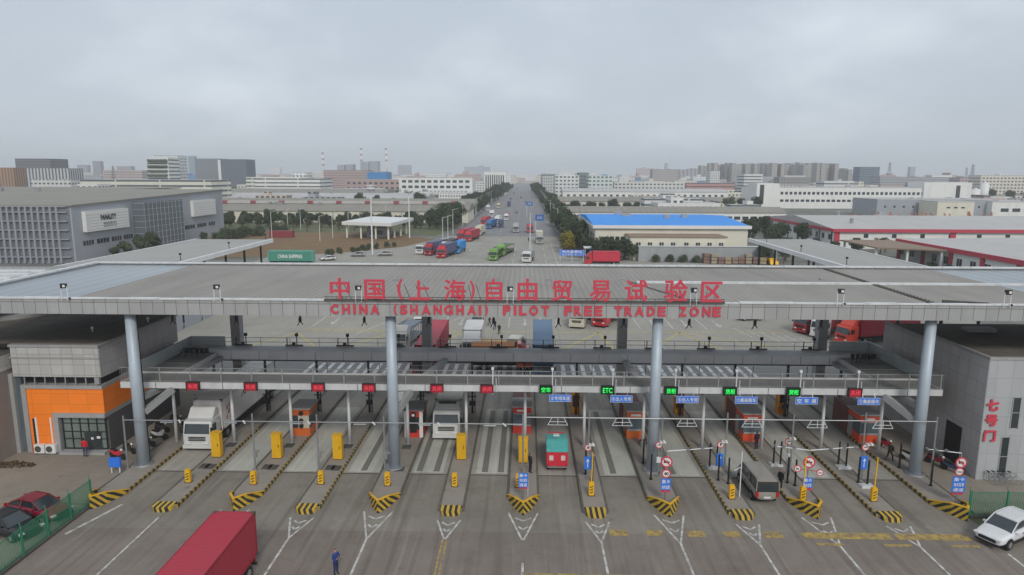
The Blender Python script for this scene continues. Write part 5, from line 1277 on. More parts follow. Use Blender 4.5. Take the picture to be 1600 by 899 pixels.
# --- big grey warehouse on the left
wh=thing('logistics_warehouse','large blue grey warehouse with white signboards and a glass bay on the left','building',(0,0,0))
mb=MB(); mb.prismx([(177,-.1),(267,-.1),(267,17.4),(177,15.2)],-160,-121); mb.build('wall',M['wallgrey'],wh)
mb=MB(); mb.prismx([(177,-.1),(310,-.1),(310,17.0),(267,17.4),(177,15.2)],-340,-160.01); mb.build('rear_wall',M['wallgrey'],wh)
mb=MB(); mb.prismx([(176.5,15.21),(267,17.41),(267,17.75),(176.5,15.55)],-160,-120.6); mb.prismx([(176.5,15.21),(267,17.41),(312,17.2),(312,17.5),(267,17.75),(176.5,15.55)],-342,-160.02); mb.build('roof',M['roofgrey'],wh)
mb=MB()
for i in range(130): mb.box(-339+i*1.66,-338.45+i*1.66,176.2,176.95,0,15.1)
for z in (1.5,3.9,6.3,8.7,11.1,13.5,15): mb.box(-340,-122,176.3,176.9,z,z+.3)
mb.build('facade_fins',mat('fin_grey',(.29,.305,.33),.6,.05,1),wh)
mb=MB(); mb.box(-340,-121.5,176.91,176.99,.2,14.9); mb.build('front_glazing',M['brownglass'],wh)
mb=MB(); mb.box(-120.99,-117.5,205,229,-.1,15.2); gb=mb.build('glass_bay',mat('bay_glass',(.13,.15,.17),.3,.1,.4),wh)
mb=MB()
for i in range(11): mb.box(-117.49,-117.4,205.2+i*2.35,205.35+i*2.35,0,15.1)
for j in range(8): mb.box(-117.49,-117.42,205,229,1.8+j*1.85,1.95+j*1.85)
for j in range(8): mb.box(-120.9,-117.5,204.93,204.99,1.8+j*1.85,1.95+j*1.85)
mb.build('bay_mullions',mat('mullion_grey',(.34,.37,.40),.5),gb)
for i,(ya,yb) in enumerate(((180.5,185),(186.5,192),(193.3,198),(199.2,203.8),(231,234.5),(236,243),(245,252),(254,259))):
    mb=MB(); mb.box(-121.0,-120.93,ya,yb,4.3,5.6); wn=mb.build('window_strip',M['glass'],wh)
    mb=MB(); 
    for q in range(1,4): y=ya+(yb-ya)*q/4; mb.box(-120.929,-120.9,y-.06,y+.06,4.3,5.6)
    mb.box(-120.929,-120.9,ya,yb,4.2,4.3); mb.build('window_frame',M['wallgrey'],wn)
for ya,yb,za,zb in ((181,201,8.0,13.6),(241,258.5,8.5,14.2)):
    mb=MB(); mb.box(-120.99,-119.9,ya,yb,za,zb); b=mb.build('signboard',M['whitepaint'],wh)
    mb=MB()
    for j in range(6): z=za+.5+j*(zb-za-.8)/6; mb.box(-119.899,-119.87,ya+.1,yb-.1,z,z+.08)
    mb.build('board_seams',M['bandgrey'],b)
text_at('sign_text','PANALITY',-119.84,191,11.6,7.2,1.5,M['black'],wh,.03,.05,face='+X')
text_at('sign_text','物流有限公司',-119.84,191.4,9.9,6.0,.8,mat('faded_text',(.2,.21,.22)),wh,.0,.03,face='+X')
text_at('sign_text','SHANGHAI CO., LTD',-119.84,191.4,9.1,6.0,.45,mat('faded_text',(.2,.21,.22)),wh,.0,.03,face='+X')
# --- strip canopies either side of the plaza
def strip_canopy(label,x0,x1,y0,y1,z,inner):
    t=thing('strip_canopy',label,'canopy',(0,0,0))
    mb=MB(); mb.box(x0,x1,y0,y1,z-.35,z); mb.build('roof',M['rooftan'],t)
    mb=MB(); xi=x1 if inner>0 else x0; mb.box(xi-.25,xi+.25,y0,y1,z-.6,z+.18); mb.build('edge_beam',M['whitesteel'],t)
    mb=MB(); xi2=x0 if inner>0 else x1; mb.box(xi2-.2,xi2+.2,y0,y1,z-.5,z+.12); mb.build('outer_edge',M['coping'],t)
    for i in range(8):
        y=y0+4+i*(y1-y0-8)/7
        for xx in (x0+1,x1-1): mb=MB(); mb.tube((xx,y,0),(xx,y,z-.35),.22,.2,10); mb.build('column',M['dark'],t)
    for i in range(4): mb=MB(); y=y0+12+i*18; mb.tube((xi-1.4*inner,y,z),(xi-1.4*inner,y,z+1.0),.06,.06,6); mb.cb(xi-1.4*inner,y,z+1.1,.35,.2,.3); mb.build('roof_light',M['dark'],t)
    return t
strip_canopy('long pale flat canopy running away from the gate on the left',-71,-54.6,77,143,10,1)
strip_canopy('long pale flat canopy running away from the gate on the right',49.5,62.3,77,150,10,-1)
for i in range(8):
    mb=MB(); mb.box(-53.5,-53.3,90+i*6,95+i*6,0,3.4); o=mb.build('container_door_panel',M['wallgrey'],None); tag(o,'grey upright screen panel under the left strip canopy','screen','screen panels under the left canopy')
# --- white canopy building in the field
gs=thing('field_canopy','white flat roofed canopy shelter with slim columns in the brown field','canopy',(0,0,0))
mb=MB(); mb.prism([(-69.5,252),(-49.5,245),(-46.5,277),(-66,285)],5.0,6.2); mb.build('roof',M['whitepaint'],gs)
for (x,y) in ((-68,253.5),(-62,251),(-56,249),(-51,247.5),(-50.2,255),(-49.3,263),(-48.5,271),(-66,268),(-65,282),(-57,280)):
    mb=MB(); mb.box(x-.3,x+.3,y-.3,y+.3,0,5.0); mb.build('column',M['wallcream'],gs)
mb=MB(); mb.box(-61,-54,256,268,0,3.6); mb.build('kiosk_room',M['wallgrey'],gs)
mb=MB(); mb.box(-60,-55,255.9,255.99,1,2.6); mb.build('kiosk_window',M['glass'],gs)
# --- mid left long warehouse
lw=bld('long_warehouse','long low grey brown warehouse with a white clerestory band behind the field trees',-165,-29,335,372,5.4,M['wallcream'],M['roofgrey'],gable=3.6)
mb=MB(); mb.box(-66,65,15.2,18.4,8.6,9.9); cl=mb.build('clerestory',mat('clerestory_pale',(.46,.455,.43),.6),lw)
for i in range(9):
    mb=MB(); mb.box(-62+i*15,-59.2+i*15,14.9,18.5,8.7,10.0); mb.build('red_marker',mat('dull_red_marker',(.30,.07,.08),.6),lw)
for i in range(16): window(lw,-62+i*8.2,-.002,3.2,1.6,1.6)
for i in range(15): mb=MB(); mb.box(-60+i*8.6,-59.5+i*8.6,-.3,-.01,0,5.3); mb.build('wall_pier',M['bandgrey'],lw)
mb=MB(); mb.box(60,65,-.2,-.05,0,4.4); mb.build('loading_door',M['glass'],lw)
bld('long_warehouse','second long grey warehouse roof behind the white clerestory one',-190,-30,384,420,6.0,M['wallgrey'],M['roofgrey'],gable=3.5,rows=((4,2.4,1.4,24,-185,-35),))
bld('low_hall','pale low hall with a row of dark openings beyond the left warehouses',-235,-70,470,520,7.0,M['wallwhite'],M['rooflight'],gable=3,rows=((5.2,3,1.2,30,-230,-75),))
bld('low_hall','wide grey roofed hall behind the pale hall on the left',-310,-120,560,620,8,M['wallcream'],M['roofgrey'],gable=3,rows=((5.5,3,1.5,30,-300,-130),))
# --- pale block with windows near the road
pb=bld('office_block','pale four storey block with dark window pairs left of the far road',-130,-55,690,725,20,M['wallwhite'],M['rooflight'],rows=((16.5,4.2,2.6,11,-128,-57),(11,4.2,2.6,11,-128,-57)))
mb=MB()
for i in range(30): mb.box(-37+i*2.5,-36+i*2.5,-6.4,-6.0,0,6)
mb.box(-37.5,38,-6.2,-6.1,5.2,5.8); mb.build('lattice_screen',M['whitepaint'],pb)
bld('striped_block','white block with vertical dark stripes beside the far road trees',-50,-24,800,830,27,M['wallwhite'],M['rooflight'],rows=((14,1.4,18,9,-49,-26),))
bb=bld('blue_block','building with a bright blue box facade on its roofline in the far left',-200,-175,850,880,26,mat('bright_blue_wall',(.03,.20,.46),.6),M['rooflight'])
bld('low_hall','low building with red blue and white panels beside the blue box',-225,-140,835,848,17,M['wallpink'],M['rooflight'],rows=((12.5,3.5,2.6,12,-223,-142),(6.5,3.5,2.6,12,-223,-142)))
# --- blue roofed building
br=thing('blue_roof_building','cream building with a bright blue metal roof right of the plaza','building',(20.5,200,0))
mb=MB(); mb.box(0,45,0,55,0,8.4); mb.build('wall',M['wallcream'],br)
mb=MB(); mb.prismx([(-.6,8.41),(55.6,8.41),(55.6,9.3),(27,10.6),(-.6,9.1)],-.6,45.6); mb.build('roof',M['roofblue'],br)
mb=MB(); mb.box(-.8,45.8,-.9,-.61,8.3,9.25); mb.box(-.85,-.62,-.6,55.5,8.3,9.15); mb.box(45.62,45.85,-.6,55.5,8.3,9.15); mb.build('white_eave',M['whitepaint'],br)
mb=MB(); mb.box(9,36,-9.5,-.01,0,6.5); ax_=mb.build('office_annex',M['wallcream'],br)
mb=MB(); mb.box(8.7,36.3,-9.8,-.02,6.501,6.8); mb.build('annex_roof',mat('brown_trim',(.25,.18,.13)),br)
for i in range(8):
    f=window(br,11.3+i*3.25+(.5 if i>3 else 0),-9.51,4.3,1.2,1.6,'y',True)
for i in range(4): window(br,3.4+i*1.6,-.01,5.2,1.2,1.3)
for i in range(9): window(br,-.03,4+i*5.6,5.6,1.6,1.5,'x')
# compound wall and yard items
cw=thing('compound_wall','long pale grey compound wall before the blue roofed building','wall',(0,0,0))
mb=MB(); mb.box(31.5,70,188.0,188.6,0,4.2); mb.build('wall',M['compound'],cw)
mb=MB(); mb.box(31.3,70.2,187.8,188.8,4.2,4.4); mb.build('coping',M['coping'],cw)
random.seed(11)
cols=[(.24,.14,.11),(.33,.28,.20),(.22,.13,.12),(.34,.27,.17),(.27,.2,.17)]
for i in range(9):
    x=49.5+i*1.9; mb=MB(); n=random.randint(2,3)
    for j in range(n): mb.box(-.8,.8,-.9,.9,j*.9+.06,j*.9+.84)
    mb2=MB()
    for j in range(n):
        for q in (-.6,0,.6): mb2.box(q-.1,q+.1,-.95,.95,j*.9-.02,j*.9+.06)
    t=thing('crate_stack','stack of rusty brown crates on the yard by the grey wall, %s from the left'%ORD[i],'crate stack',(x,184.5+random.uniform(-.8,.8),0),random.uniform(-.2,.2),'crate stacks by the grey wall')
    mb.build('crate',mat('crate_%d'%(i%5),cols[i%5],.8,.3,2),t,bevel=.04); mb2.build('pallet',M['bark'],t)
for i,x in enumerate((67,)):
    t=thing('yard_machine','dull yellow wheel loader parked on the yard by the grey wall','loader',(x,184,0),radians(20*i))
    mb=MB(); mb.box(-.9,.9,-1.6,1.2,.7,1.7); mb.build('body',M['ycab'],t,bevel=.08)
    mb=MB(); mb.box(-.7,.7,-.6,.7,1.7,2.9); mb.build('cab',M['glass'],t,bevel=.05)
    mb=MB(); mb.prismx([(-2.9,.2),(-2.2,.2),(-2.0,1.0),(-2.4,1.1)],-1.1,1.1); mb.box(-.6,-.4,-2.3,-1.2,.8,1.0); mb.box(.4,.6,-2.3,-1.2,.8,1.0); mb.build('bucket',M['ycab'],t)
    for s in (-1,1):
        for y in (-1,.9): wheel(t,s*.9,y,.5,.35)
mb=MB(); mb.box(-3.5,3.5,-.06,.06,1.6,3.2); mb2=MB(); [mb2.tube((q,0,0),(q,0,3.3),.08,.08,6) for q in (-3.3,0,3.3)]
t=thing('direction_sign','wide blue and white sign panel on posts beside the plaza trees','road sign',(12.8,187,0)); mb.build('panel',M['blue'],t); mb2.build('post',M['whitesteel'],t)
text_at('sign_text','海关监管区',0,-.08,2.75,5.8,.7,M['whitepaint'],t,.02,.02); text_at('sign_text','海关查验 出入口',0,-.08,1.95,5.8,.6,M['whitepaint'],t,.0,.02)
for (px,py,z0,z1,wd) in ((837,366,5.4,7.9,3.4),(823,340,6.6,8.8,3.4)):
    x,y=at(px,py); t=thing('gantry_sign','blue road sign on a pole right of the far road, %s one'%('nearer' if px>830 else 'farther'),'road sign',(x+1.5,y,0))
    mb=MB(); mb.box(-wd/2,wd/2,-.08,.08,z0,z1); mb.build('panel',M['roadsign'],t); mb=MB(); mb.tube((-1.5,.1,0),(-1.5,.1,z1),.14,.12,8); mb.build('pole',M['whitesteel'],t)
    text_at('sign_text','英伦路',0,-.1,(z0+z1)/2,wd*.6,1.1,M['whitepaint'],t,.0,.02)
# shelter by the trees
sh=thing('guard_shelter','small blue hut with thin white roof under the plaza trees','hut',(20.5,192.5,0))
mb=MB(); mb.box(-2,2,-1.5,1.5,0,2.8); mb.build('hut_wall',M['blue'],sh); mb=MB(); mb.box(-4,4,-2.2,2.2,3.3,3.5); mb.build('roof',M['whitepaint'],sh)
mb=MB(); [mb.tube((a,b,0),(a,b,3.3),.07,.07,6) for a in (-3.7,3.7) for b in (-2,2)]; mb.build('post',M['whitesteel'],sh); mb=MB(); mb.box(-1.2,.4,-1.56,-1.51,1.2,2.2); mb.build('window',M['glass'],sh)
# --- red trimmed warehouses on the right
def redwh(label,x0,x1,y0,y1,h,g,pil,rows):
    t=thing('red_trim_warehouse',label,'building',((x0+x1)/2,y0,0)); W=(x1-x0)/2; D=y1-y0
    mb=MB(); mb.box(-W,W,0,D,-.1,h); mb.build('wall',M['wallwhite'],t)
    mb=MB(); mb.prismx([(-.5,h+.01),(D+.5,h+.01),(D+.5,h+.4),(D/2,h+g),(-.5,h+.4)],-W-.5,W+.5); mb.build('roof',M['rooflight'],t)
    mb=MB(); mb.box(-W-.7,W+.7,-.9,-.51,h-.65,h+.45); mb.box(-W-.8,-W-.52,-.5,D+.4,h-.5,h+.45); mb.build('red_eave',M['redtrim'],t)
    for x in pil: mb=MB(); mb.box(x-x0-W-.9,x-x0-W+.9,-.25,-.01,0,h-.66); mb.build('red_pillar',M['redtrim'],t)
    for i in range(7): mb=MB(); mb.box(-W-.2,-W-.01,1+i*D/7,1.6+i*D/7,0,h-.26); mb.build('side_pillar',M['glass'],t)
    for i in range(13): window(t,-W-.03,3+i*(D-6)/12,h*.6,1.8,1.8,'x')
    for (z,ww,whh,n,xa,xb) in rows:
        for i in range(n): window(t,xa+(xb-xa)*(i+.5)/n-(x0+x1)/2,-.002,z,ww,whh)
    return t
redwh('long white warehouse with red eaves and pillars on the right',102,330,225,291,6.1,3.0,[103,141,182,211,245,280],((4.2,1.5,1.3,24,108,330),))
cwh=thing('red_trim_warehouse','nearer white warehouse wall with red curved eave and red pillars at right edge','building',(0,0,0))
mb=MB(); mb.box(108,230,122,196,-.1,5.5); mb.build('wall',M['wallwhite'],cwh)
mb=MB(); mb.prismy([(107.5,5.51),(230,5.51),(230,6.3),(165,6.8),(107.5,5.95)],121.5,196.5); mb.build('roof',M['rooflight'],cwh)
mb=MB(); mb.box(107.1,107.49,121.5,196.5,4.9,6.0); mb.box(107.1,175,196.51,196.9,5.2,6.0); mb.build('red_eave',M['redtrim'],cwh)
for i in range(7): mb=MB(); y=124+i*12; mb.box(107.7,107.99,y-.7,y+.7,0,5.19); mb.build('red_pillar',M['redtrim'],cwh)
for i in range(14): 
    y=127+i*5.2; window(cwh,107.97,y,2.6,1.9,1.9,'x',True)
mb=MB(); mb.prism([(92,178),(107,172),(107,199),(92,199)],5.0,5.35); ap=mb.build('loading_canopy',mat('brown_trim',(.25,.18,.13)),cwh); mb=MB(); [mb.box(a,a+.5,b,b+.5,0,5) for a,b in ((92.5,179),(99,176),(106,173),(92.5,197))]; mb.build('canopy_post',M['whitesteel'],cwh)
# --- mid right long roofs
bld('long_warehouse','long grey roofed warehouse directly behind the blue roofed building',17,128,335,356,5.5,M['wallwhite'],M['roofgrey'],gable=2.6,rows=((3,3,1.6,9,90,126),))
bld('long_warehouse','grey roofed warehouse behind the trees right of the far road',22,150,455,480,6,M['wallcream'],M['roofgrey'],gable=3,rows=((3.5,3,1.4,22,25,148),))
bld('low_hall','pale low hall in the row beyond the right warehouses',30,165,560,590,10,M['wallwhite'],M['rooflight'],gable=2.5,rows=((7,2.2,1.6,26,32,163),(3.5,2.2,1.6,26,32,163)))
mwb=bld('factory_block','long white three storey factory with two rows of square windows',168,322,500,535,15,M['wallwhite'],M['rooflight'],rows=((11,2.0,2.0,32,185,290),(5.6,2.6,1.7,28,185,290)))
mb=MB(); mb.box(-77.2,-61,-1.5,20,0,18); mb.build('end_tower',M['wallwhite'],mwb)
mb=MB(); mb.box(43,77.2,-1.5,20,0,19); t2=mb.build('end_tower',M['wallwhite'],mwb)
for x in (-75,66): mb=MB(); mb.box(x,x+3,-1.6,-1.51,3,17); mb.build('tall_window',M['glass'],mwb)
bld('factory_hall','grey factory hall with few small windows in front of white block',205,275,400,430,10,M['wallgrey'],M['rooflight'],rows=((6,1.2,1.2,12,207,272),))
bld('factory_hall','white factory hall with a strip of windows at the right edge',268,380,395,430,9,M['wallwhite'],M['rooflight'],rows=((4.5,4.5,2.0,16,272,378),))
bld('factory_hall','low cream building before the right factory hall',228,248,380,398,9.5,M['wallcream'],M['rooflight'],rows=((6.5,2,.8,3,232,244),))
random.seed(21)
for i in range(7):
    x=172+i*11.5; mb=MB(); 
    for j in range(5): q=random.uniform(-4,4); mb.beam((q,0,0),(q+random.uniform(-3,3),2,random.uniform(3,5.5)),.5,.5)
    mb.box(-5,5,-1,3,0,1.8)
    o=mb.build('scrap_stack',mat('orange_rust',(.42,.17,.08),.8,.3,.5),None,(x,352+i*1.2,0)); tag(o,'heap of orange steel frames in the yard, %s from the left'%ORD[i],'steel frames','orange steel frames in the yard')
for i,(px,wd) in enumerate(((1494,8),(1508,13),(1522,13),(1536,11))):
    x,z=atY(px,315,560); r=wd*.28
    t=thing('storage_tank','white cylindrical storage tank beyond the right halls, %s from the left'%ORD[i],'tank',(x,560,0),0,'white storage tanks'); h=18 if i==3 else 13
    mb=MB(); mb.tube((0,0,0),(0,0,h),r,r,20); mb.build('shell',M['whitepaint'],t,smooth=True); mb=MB(); mb.tube((0,0,h),(0,0,h+1.2),r,.3,20); mb.build('dome',M['whitepaint'],t,smooth=True)
rc_=random.Random(8)
for (xa,xb,ya,yb,z,n) in ((-135,-60,345,362,8.2,7),(-320,-170,200,290,17.3,12),(25,60,210,245,10.0,4),(110,320,230,285,7.9,16),(172,316,505,530,15.4,10),(-300,-70,480,610,9.5,12),(208,372,402,428,9.5,9)):
    for i in range(n):
        x=rc_.uniform(xa,xb); y=rc_.uniform(ya,yb); mb=MB(); a=rc_.uniform(.8,2.2)
        if rc_.random()<.5: mb.box(-a,a,-.8,.8,-.8,1.1); mb.box(-a*.8,a*.8,-.6,.6,1.1,1.3)
        else: mb.tube((0,0,-.8),(0,0,1.1),.6,.6,10); mb.tube((0,0,1.1),(0,0,1.5),.9,.2,10)
        o=mb.build('roof_ventilator',M['steel'],None,(x,y,z)); tag(o,'small grey ventilator standing on a warehouse or factory roof','roof ventilator','ventilators on the far roofs')
# --- street lamp posts and masts
def lamp(label,x,y,h,group,arm_=1,r=.12):
    t=thing('street_lamp',label,'street lamp',(x,y,0),0,group)
    mb=MB(); mb.tube((0,0,0),(0,0,h),r,r*.6,8); mb.tube((0,0,h-.1),(arm_*1.6,0,h+.3),.06,.05,6); mb.build('pole',M['whitesteel'],t)
    mb=MB(); mb.cb(arm_*1.9,0,h+.32,.8,.3,.12); mb.build('lamp_head',M['steel'],t); return t
LMP=[(582,398,26),(640,372,34)]
for i,(px,py,_) in enumerate(LMP):
    x,y=at(px,py); t=thing('light_mast','tall slender white light mast in the brown field, %s'%('left one' if i==0 else 'right one'),'light mast',(x,y,0),0); h=24+ (272-(300 if i else 297))/1050*y
    mb=MB(); mb.tube((0,0,0),(0,0,h),.28,.14,10); mb.build('pole',M['whitesteel'],t); mb=MB(); mb.tube((0,0,h),(0,0,h+.3),1.3,1.3,14); [mb.cb(1.2*cos(a),1.2*sin(a),h-.2,.5,.5,.3) for a in (0,1.05,2.1,3.14,4.2,5.2)]; mb.build('lamp_ring',M['steel'],t)
x,y=at(828,403); h=24-(345-272)/1050*y; t=thing('camera_mast','white mast with camera base box in the middle of the plaza','mast',(x,y,0)); mb=MB(); mb.tube((0,0,0),(0,0,13),.14,.08,8); mb.build('pole',M['whitesteel'],t); mb=MB(); mb.cb(0,0,.6,.8,.6,1.2); mb.build('base_box',M['steel'],t)
for i in range(14):
    y=270+i*42; lamp('slim street lamp along the left kerb of the far road',-29.5,y,10,'street lamps left of the far road',1)
    lamp('slim street lamp along the right kerb of the far road',13,y+10,10,'street lamps right of the far road',-1)
for i,(px,py,hh) in enumerate(((700,376,9),(692,380,9),(520,372,9),(500,377,9),(425,373,10),(450,360,9),(470,360,9),(545,368,9),(603,350,9))):
    x,y=at(px,py); lamp('slim lamp post standing among the field trees, %s one'%ORD[i],x,y,hh,'lamp posts in the field')

# ================================================================== trees
def crown_me(name,m_,h,r,n,ls,seed,shape='round'):
    rnd=random.Random(seed); mb=MB(); blobs=[]
    nb=9 if shape=='round' else 7
    for i in range(nb):
        a=rnd.uniform(0,6.28); q=rnd.uniform(.15,.62)*r; z=h*rnd.uniform(.38,.88); blobs.append((q*cos(a),q*sin(a),z,rnd.uniform(.32,.55)*r))
    blobs.append((0,0,h*.72,r*.6))
    for i in range(n):
        bx,by,bz,br_=rnd.choice(blobs); v=Vector((rnd.gauss(0,1),rnd.gauss(0,1),rnd.gauss(0,1)*.85)).normalized()
        p=Vector((bx,by,bz))+v*br_*rnd.uniform(.55,1.12)**.8
        nn=(v+Vector((rnd.uniform(-.6,.6),rnd.uniform(-.6,.6),rnd.uniform(-.3,.8)))).normalized(); u=nn.orthogonal().normalized(); w2=nn.cross(u)
        a=rnd.uniform(0,3.14); u,w2=u*cos(a)+w2*sin(a),w2*cos(a)-u*sin(a); s=ls*rnd.uniform(.6,1.4)
        mb.add([tuple(p-u*s),tuple(p-w2*s*.6+nn*s*.2),tuple(p+u*s),tuple(p+w2*s*.6+nn*s*.2)],[(0,1,2,3)])
    me=bpy.data.meshes.new(name); me.from_pydata(mb.v,[],mb.f); me.materials.append(m_); return me
def trunk_me(h,r):
    mb=MB(); mb.tube((0,0,0),(.1,.05,h*.55),r*.09+.08,.07,7)
    for a in (0,1.3,2.6,3.9,5.2): mb.tube((.05,.02,h*(.28+.04*a)),(r*.45*cos(a),r*.45*sin(a),h*(.6+.03*a)),.07,.025,5)
    return mb.mesh('trunk',M['bark'])
PROTO={}
def proto(kind,seed,h,r,n,ls,leaf):
    PROTO[kind]=PROTO.get(kind,[])+[(crown_me('crown',leaf,h,r,n,ls,seed),trunk_me(h,r))]
for s in range(4): proto('dark',s,7,3.4,1500,.34,M['leafdark'])
for s in range(3): proto('mid',10+s,7,3.2,1300,.34,M['leafmid'])
for s in range(2): proto('yellow',20+s,7,3.6,1500,.34,M['leafyellow'])
for s in range(2): proto('bare',30+s,7,2.6,160,.22,M['leafbrown'])
for s in range(2): proto('shrub',40+s,2.2,1.6,700,.17,M['leafmid'])
TN={'dark':'dense dark evergreen tree','mid':'mid green leafy tree','yellow':'tree with yellow autumn foliage','bare':'almost bare winter tree','shrub':'low leafy shrub'}
trnd=random.Random(99)
def tree(kind,x,y,s,where,group,sz=None):
    cm,tm=trnd.choice(PROTO[kind]); t=thing('shrub' if kind=='shrub' else 'tree','%s %s'%(TN[kind],where),'shrub' if kind=='shrub' else 'tree',(x,y,-.05),trnd.uniform(0,6.28),group)
    t.scale=(s*trnd.uniform(.9,1.1),s*trnd.uniform(.9,1.1),(sz or s)*trnd.uniform(.9,1.12)); put('crown',cm,t); put('trunk',tm,t)
def row(kind,p0,p1,n,s,where,group,jit=1.5,alt=None):
    for i in range(n):
        q=(i+.5)/n; x=p0[0]+(p1[0]-p0[0])*q+trnd.uniform(-jit,jit); y=p0[1]+(p1[1]-p0[1])*q+trnd.uniform(-jit,jit)
        k=kind if not alt or trnd.random()>.42 else alt
        tree(k,x,y,s*trnd.uniform(.8,1.25),where,group if k==kind else group+' mixed in')
row('dark',(-34,285),(-31,560),34,1.15,'along the left side of the far road','trees left of the far road',2,'mid')
row('dark',(-41,290),(-38,560),26,1.2,'in the second row left of the far road','second tree row left of the road',2.5)
row('dark',(-30,570),(-26,1000),22,1.6,'far up the left side of the road','far trees left of the road',2)
row('dark',(-150,322),(-36,322),44,.74,'in front of the long left warehouse','trees before the long left warehouse',2,'mid')
row('dark',(-140,304),(-40,300),32,.72,'behind the brown field','trees behind the brown field',3,'mid')
row('bare',(-100,280),(-55,290),9,.8,'at the back edge of the brown field','bare trees in the field',3)
row('dark',(15.5,208),(16,330),34,1.15,'beside the blue roofed building along the road','trees right of the road near plaza',1.5,'mid')
row('dark',(16,340),(15,620),24,1.3,'along the right side of the far road','trees right of the far road',2,'mid')
row('dark',(13,640),(11,1000),16,1.6,'far up the right side of the road','far trees right of the road',2)
tree('yellow',13.2,206,.95,'at the right corner of the plaza','yellow trees') ; tree('yellow',15.4,211,.8,'just behind the plaza corner','yellow trees behind')
for (x,y,s) in ((20.5,189,.75),(24,190,.85),(27,188.5,.8),(30,189.5,.7),(18,200,.9),(22.5,193,.9),(28,192,.8)): tree('dark',x,y,s,'before the cream annex of the blue roofed building','trees before the cream annex')
for (x,y,s) in ((66,186,.72),(70,190,.75),(74,192,.7),(78,200,.8),(84,232,1.0),(90,240,1.1),(96,236,1.0),(82,250,1.2),(88,262,1.2),(95,270,1.0)): tree('dark',x,y,s,'between the blue roof and the red trimmed warehouse','trees right of the blue roofed building')
for (x,y,s) in ((97,212,.6),(101,208,.7),(105,214,.6),(110,210,.65),(114,215,.55),(92,215,.6)): tree('dark',x,y,s,'at the corner of the red trimmed warehouse','trees at the red trimmed warehouse')
for i in range(8): tree('shrub',105+trnd.uniform(-1,1),126+i*7,1.0,'at the foot of the red pillared wall','shrubs at the red pillared wall')
for (x,y) in ((36,186),(40,186.5),(43.5,186),(47,186)): tree('shrub',x,y,.9,'in front of the grey compound wall','shrubs before the compound wall')
for i in range(6): tree('bare',60+i*2.2,186+trnd.uniform(-1,1),.35,'in the yard by the crates','small bare trees in the yard')
row('dark',(45,345),(120,350),8,.8,'behind the blue roof','trees behind the blue roof',3); 
row('dark',(25,440),(150,442),18,1.1,'between the long right warehouses','trees between the right warehouses',3,'mid')
row('dark',(-190,378),(-40,378),16,.9,'between the two long left warehouses','trees between the left warehouses',2)
row('dark',(-240,455),(-70,458),14,1.2,'before the pale left hall','trees before the pale hall',4)
row('dark',(290,590),(420,600),10,1.6,'behind the white tanks','trees behind the tanks',5)
for (x,y,s) in ((-116.5,192,.7),(-115,197,.8),(-114,202,.9),(-116,186,.5),(-113,233,.6)): tree('mid',x,y,s,'against the grey warehouse wall','trees by the grey warehouse')
row('shrub',(-112,236),(-100,275),12,1.5,'along the foot of the grey warehouse','hedge shrubs by the grey warehouse',2)
row('shrub',(-60,196),(-44,224),10,.8,'on the kerb of the brown field','shrubs on the field kerb',1)

# ================================================================== far town
def cityb(name,label,px0,px1,ytop,Y,col,m_='city',depth=None,group=None,cat='building',yb=0):
    x0,z=atY(px0,ytop,Y); x1,_=atY(px1,ytop,Y); d=depth or max(12,(x1-x0)*.5); HAND.append((x0,x1,Y,Y+d))
    mb=MB(); mb.box(-(x1-x0)/2,(x1-x0)/2,0,d,-.1,z); o=mb.build(name,M[m_],None,((x0+x1)/2,Y,0)); o.color=tuple(min(.85,v*(1.28 if min(col)>.4 else 1.1)) for v in col)+(1,)
    tag(o,label,cat,group); return o
def part_city(parent,px0,px1,y0,y1,Y,m_,dy=-.3):
    x0,z1=atY(px0,y0,Y); x1,z0=atY(px1,y1,Y); mb=MB(); px=parent.location.x; mb.box(x0-px,x1-px,dy,-.01,max(0,z0),z1); mb.build('facade_panel',m_,parent)
o=cityb('office_tower','wide dark brown glass slab with a pale top on the far left skyline',23,78,248,760,(.13,.125,.135),'citybands',30)
cityb('apartment_block','orange and grey block at the very left of the skyline',-30,20,262,640,(.42,.20,.06),'citytall',20)
o=cityb('office_block','grey block with white vertical fins before the dark brown slab',40,107,263,600,(.42,.43,.43),'citytall',20)
cityb('office_block','low white wing below the finned grey block',48,110,281,560,(.50,.50,.48),'city',16)
o=cityb('office_block','white stepped block with green planted balconies on the left skyline',229,262,246,620,(.55,.57,.54),'citybands',20)
o2=cityb('office_block','taller white rear part of the green balcony block',240,277,243,645,(.55,.57,.56),'cityfine',18)
for j in range(4):
    x0,z=atY(231,252+j*7.5,619); x1,_=atY(261,252+j*7.5,619); mb=MB(); mb.box(x0-o.location.x,x1-o.location.x,-2.2,-.01,z-.9,z+.6); mb.build('planted_balcony',M['leafmid'],o)
cityb('long_hall','very long cream hall with dark lettering beneath the left skyline',125,330,281,450,(.55,.54,.45),'citybands',30)
cityb('long_hall','low white hall with small dark windows at the left edge of the cream hall',120,152,288,420,(.56,.56,.52),'city',14)
cityb('office_tower','slim pale blue tower on the left skyline',293,303,244,1500,(.25,.33,.40),'cityfine')
cityb('office_tower','dark glass office block with pale curtain wall in its middle',304,342,248,900,(.20,.22,.25),'cityfine',30)
o=cityb('office_tower','dark slab office block right of the pale curtain wall one',342,384,249,880,(.10,.12,.15),'citybands',30)
mb=MB(); mb.box(-19,-15.5,-1,-.01,0,41); mb.build('white_fin',M['whitepaint'],o)
cityb('apartment_tower','tall grey hazy tower with rounded top far left',144,156,252,1500,(.30,.30,.34),'cityfine'); cityb('apartment_tower','shorter hazy grey tower left of the rounded one',120,136,258,1600,(.34,.33,.35),'cityfine')
